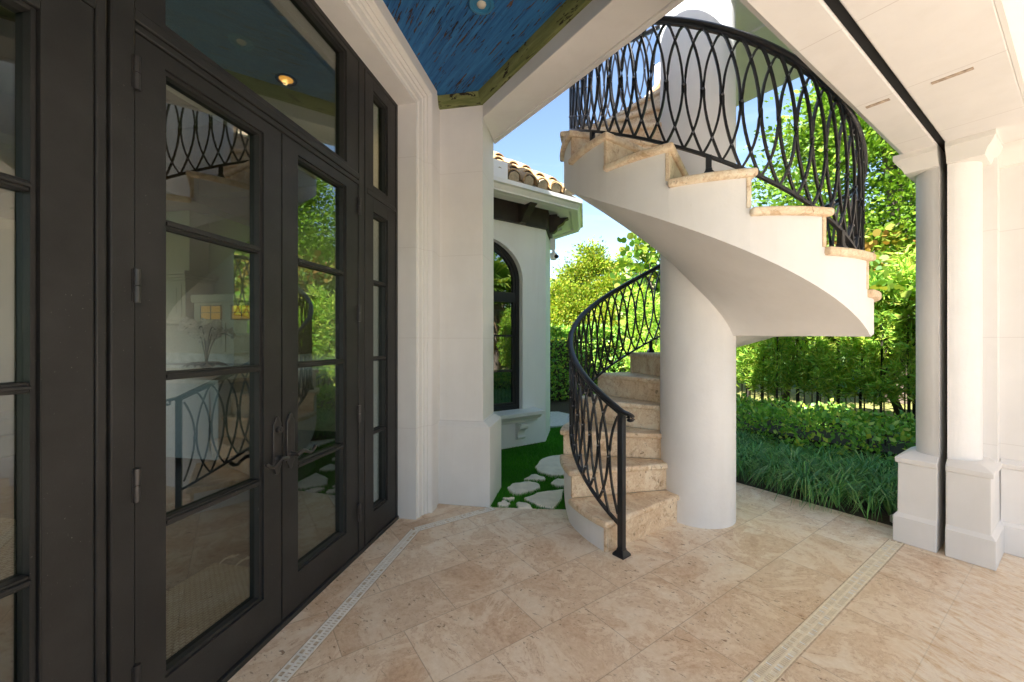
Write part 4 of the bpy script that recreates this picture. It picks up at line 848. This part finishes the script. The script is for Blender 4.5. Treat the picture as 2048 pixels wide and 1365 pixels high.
# picket fence behind
fe = thing('garden_fence', 'black metal picket fence behind the podocarpus screen', 'fence', bc(7.75, -3, 0))
m = MB()
for c in np.arange(-3, 8, 0.11): m.box(bc, 7.742, 7.758, c - 0.008, c + 0.008, 0, 1.45)
m.build('picket', M['iron'], fe)['kind'] = 'stuff'
m = MB(); m.box(bc, 7.735, 7.765, -3, 8, 0.15, 0.19); m.box(bc, 7.735, 7.765, -3, 8, 1.3, 1.34); m.build('rail', M['iron'], fe)
for c in np.arange(-3, 8.1, 2.2): m = MB(); m.box(bc, 7.72, 7.78, c - 0.03, c + 0.03, 0, 1.55); m.build('post', M['iron'], fe)
# lawn strip beyond the fence, sunlight put into its yellow colour
g = MB(); g.prism([bc(8.4, -8, 0)[:2], bc(13, -8, 0)[:2], bc(13, 12, 0)[:2], bc(8.4, 12, 0)[:2]], -0.2, -0.012); M['sunlawn'] = simple('sunlit_lawn', (0.30, 0.29, 0.08), 0.95, var=0.3, vs_=3, bmp=0.4); struct(g.build('lawn', M['sunlawn']))

def hedge(name, label, fr, x0, x1, y0, y1, z1, n, L, Wd, mat, lump=0.05):
    c = fr((x0 + x1) / 2, (y0 + y1) / 2, 0); t = thing(name, label, 'hedge', c)
    P = np.c_[rng.uniform(x0, x1, n), rng.uniform(y0, y1, n), rng.uniform(0.03, z1, n)]
    face = rng.integers(0, 5, n); m1 = face < 2; P[m1, 2] = z1; P[face == 2, 0] = x0; P[face == 3, 0] = x1; P[face == 4, 1] = y0
    bumps = lump * (np.sin(P[:, 0] * 9 + P[:, 1] * 4) + np.sin(P[:, 1] * 11 - P[:, 0] * 3) + np.sin(P[:, 2] * 13 + P[:, 1] * 5)) * 0.6
    P += rng.normal(size=P.shape) * 0.035; P[:, 2] += bumps * m1; P[face == 2, 0] += bumps[face == 2]; P[face == 4, 1] += bumps[face == 4]
    P[:, 2] = np.maximum(P[:, 2], 0.02)
    Wp = np.array([fr(*p) for p in P]); V, nn = leafV(Wp, L, Wd, 0.7); npmesh('foliage', V, nn, M[mat], t, c)
    m = MB()
    for k in range(40):
        a = (random.uniform(x0 + .05, x1 - .05), random.uniform(y0 + .05, y1 - .05)); m.tube([fr(a[0], a[1], -0.05), fr(a[0] + random.uniform(-.05, .05), a[1] + random.uniform(-.05, .05), z1 * 0.9)], 0.008, 5)
    m.box(fr, x0 + 0.2, x1 - 0.2, y0 + 0.2, y1 - 0.2, 0.02, z1 - 0.2); m.build('stem', M['stem'], t); return t
hedge('clipped_hedge', 'low clipped dark green hedge in front of the podocarpus screen', bc, 5.0, 6.2, -1.0, 5.2, 0.42, 17000, 0.055, 0.6, 'leaf_low')
hedge('clipped_hedge', 'dense green hedge beyond the lawn behind the lower railing', bc, 3.7, 8.0, 6.5, 7.3, 1.5, 22000, 0.075, 0.55, 'leaf_low', 0.07)
# strap leaf border
def straps(xy, nb, hh, ll):
    n = len(xy); V = []
    for (x, y) in xy:
        fz = rng.uniform(0.72, 1.3); a = rng.uniform(0, 6.28, nb); L = fz * ll * rng.uniform(0.6, 1.2, nb); H = fz * hh * rng.uniform(0.7, 1.25, nb); wv = 0.0062
        prev = None
        ts = np.linspace(0, 1, 5)
        cs = [np.c_[x + np.cos(a) * L * t_ ** 1.3, y + np.sin(a) * L * t_ ** 1.3, H * (3.1 * t_ - 2.9 * t_ ** 2)] for t_ in ts]; sd = np.c_[-np.sin(a), np.cos(a), np.zeros(nb)]
        for i_ in range(4):
            w0, w1 = wv * (1 - 0.22 * i_), wv * (1 - 0.22 * (i_ + 1)); V.append(np.stack([cs[i_] - sd * w0, cs[i_] + sd * w0, cs[i_ + 1] + sd * w1, cs[i_ + 1] - sd * w1], 1))
    return np.concatenate(V)
xy = []
for b in np.arange(3.90, 5.15, 0.16):
    for c in np.arange(0.92, 4.0, 0.165): p = bc(b + rng.uniform(-.07, .08), c + rng.uniform(-.09, .09), 0); xy.append(p[:2])
tag(npmesh('border_grass', straps(xy, 62, 0.21, 0.30), 4, M['leaf_lir']), 'dark strappy border grass lining the patio edge', 'border plants', kind='stuff')
# ground spotlight
sp = bc(3.93, 0.80, 0.0); t = thing('ground_light', 'small round well light at the patio edge beside the column', 'light', sp)
m = MB(); m.lathe([(0.03, -0.05), (0.03, 0.03), (0.042, 0.035), (0.045, 0.025), (0.045, -0.05)], sp, 20); m.build('rim', M['plastic'], t, smooth=50)
m = MB(); m.lathe([(0.0, 0.026), (0.03, 0.024), (0.03, 0.0)], sp, 16); m.build('lens', M['glass'], t)

# palms
def fan_palm(label, base, h, rf, nf, dead=False, cols='leaf_palm'):
    t = thing('fan_palm', label, 'palm', (base[0], base[1], -0.02)); m = MB(); m.tube([(base[0], base[1], -0.1), (base[0] + .05, base[1], h * 0.5), (base[0], base[1], h)], 0.1, 10, w=[0.16, 0.12, 0.11]); m.build('trunk', M['bark'], t, smooth=50)
    def fans(n, el0, el1, droop):
        V = []
        for k in range(n):
            az = k * 2.399; el = R_(rng.uniform(el0, el1)); d = np.array([math.cos(az) * math.cos(el), math.sin(az) * math.cos(el), math.sin(el)]); side = np.array([-math.sin(az), math.cos(az), 0]); o = np.array([base[0], base[1], h]) + d * rf * 0.45; upn = np.cross(d, side)
            for j in range(22):
                an = R_(-100 + j * 200 / 21); dd = d * math.cos(an) + side * math.sin(an); tip = o + dd * rf * 0.6 * rng.uniform(0.85, 1.1) + np.array([0, 0, -droop * rf * rng.uniform(0.5, 1.2)]); mid = o + dd * rf * 0.36; pw = np.cross(dd, upn) * rf * 0.035
                V.append(np.stack([o, mid + pw, tip, mid - pw]))
            ax = np.array([base[0], base[1], h]); V.append(np.stack([ax - side * 0.012, o - side * 0.012, o + side * 0.012, ax + side * 0.012]))
        return np.array(V)
    npmesh('crown', fans(nf, -15, 80, 0.15), 4, M[cols], t, (base[0], base[1], -0.02))
    if dead: npmesh('dead_skirt', fans(26, -85, -40, 0.5), 4, M['leaf_dead'], t, (base[0], base[1], -0.02))
fan_palm('grey green fan palm showing above the trees left of the stair column', (4.75, 17.0), 4.0, 1.0, 16)
fan_palm('second fan palm half hidden behind the yellowish tree', (3.9, 18.0), 4.1, 1.1, 16)
fan_palm('fan palm with a brown skirt mirrored in the arched window', (8.0, 1.1), 2.9, 1.5, 26, True)
tree('broadleaf_tree', 'green garden tree outside the frame mirrored in the arched window', (10.5, 0.4), [(10.5, 0.4, 3.4, 2.2, 2.2, 2.2), (9.5, 3.0, 2.2, 1.5, 1.5, 1.8), (11, -2, 3, 2, 2, 2.4)], 420, 32, 0.3, 0.17, 0.5, 'leaf_tree', 0.16)
# feathery clump of palms behind the lower railing
def areca(label, base, h):
    t = thing('areca_palm', label, 'palm', (base[0], base[1], -0.02)); V = []; m = MB()
    for k in range(20):
        az = k * 2.399; L = h * rng.uniform(0.7, 1.05); sp_ = rng.uniform(0.25, 0.75); ts = np.linspace(0, 1, 15); pts = np.c_[base[0] + math.cos(az) * sp_ * L * ts ** 1.6, base[1] + math.sin(az) * sp_ * L * ts ** 1.6, L * (1.25 * ts - 0.45 * ts ** 3)]
        m.tube([tuple(p) for p in pts[::2]], 0.012, 5)
        side = np.array([-math.sin(az), math.cos(az), 0])
        for i_ in range(4, 15):
            d = pts[i_] - pts[i_ - 1]; d /= np.linalg.norm(d)
            for sg in (1, -1):
                tip = pts[i_] + (side * sg * 0.8 + d * 0.6 + np.array([0, 0, -0.15])) * 0.38 * (1.15 - abs(i_ - 9) / 9); mid = (pts[i_] + tip) / 2 + np.array([0, 0, 0.03]); pw = d * 0.018
                V.append(np.stack([pts[i_], mid + pw, tip, mid - pw]))
    npmesh('frond', np.array(V), 4, M['leaf_palm'], t, (base[0], base[1], -0.02)); m.build('stem', M['stem'], t, smooth=50)
areca('yellowish feathery palm clump behind the lower railing next to the stair column', (3.3, 11.6), 2.3)
areca('feathery palm clump in front of the olive green tree', (2.2, 12.0), 1.9)
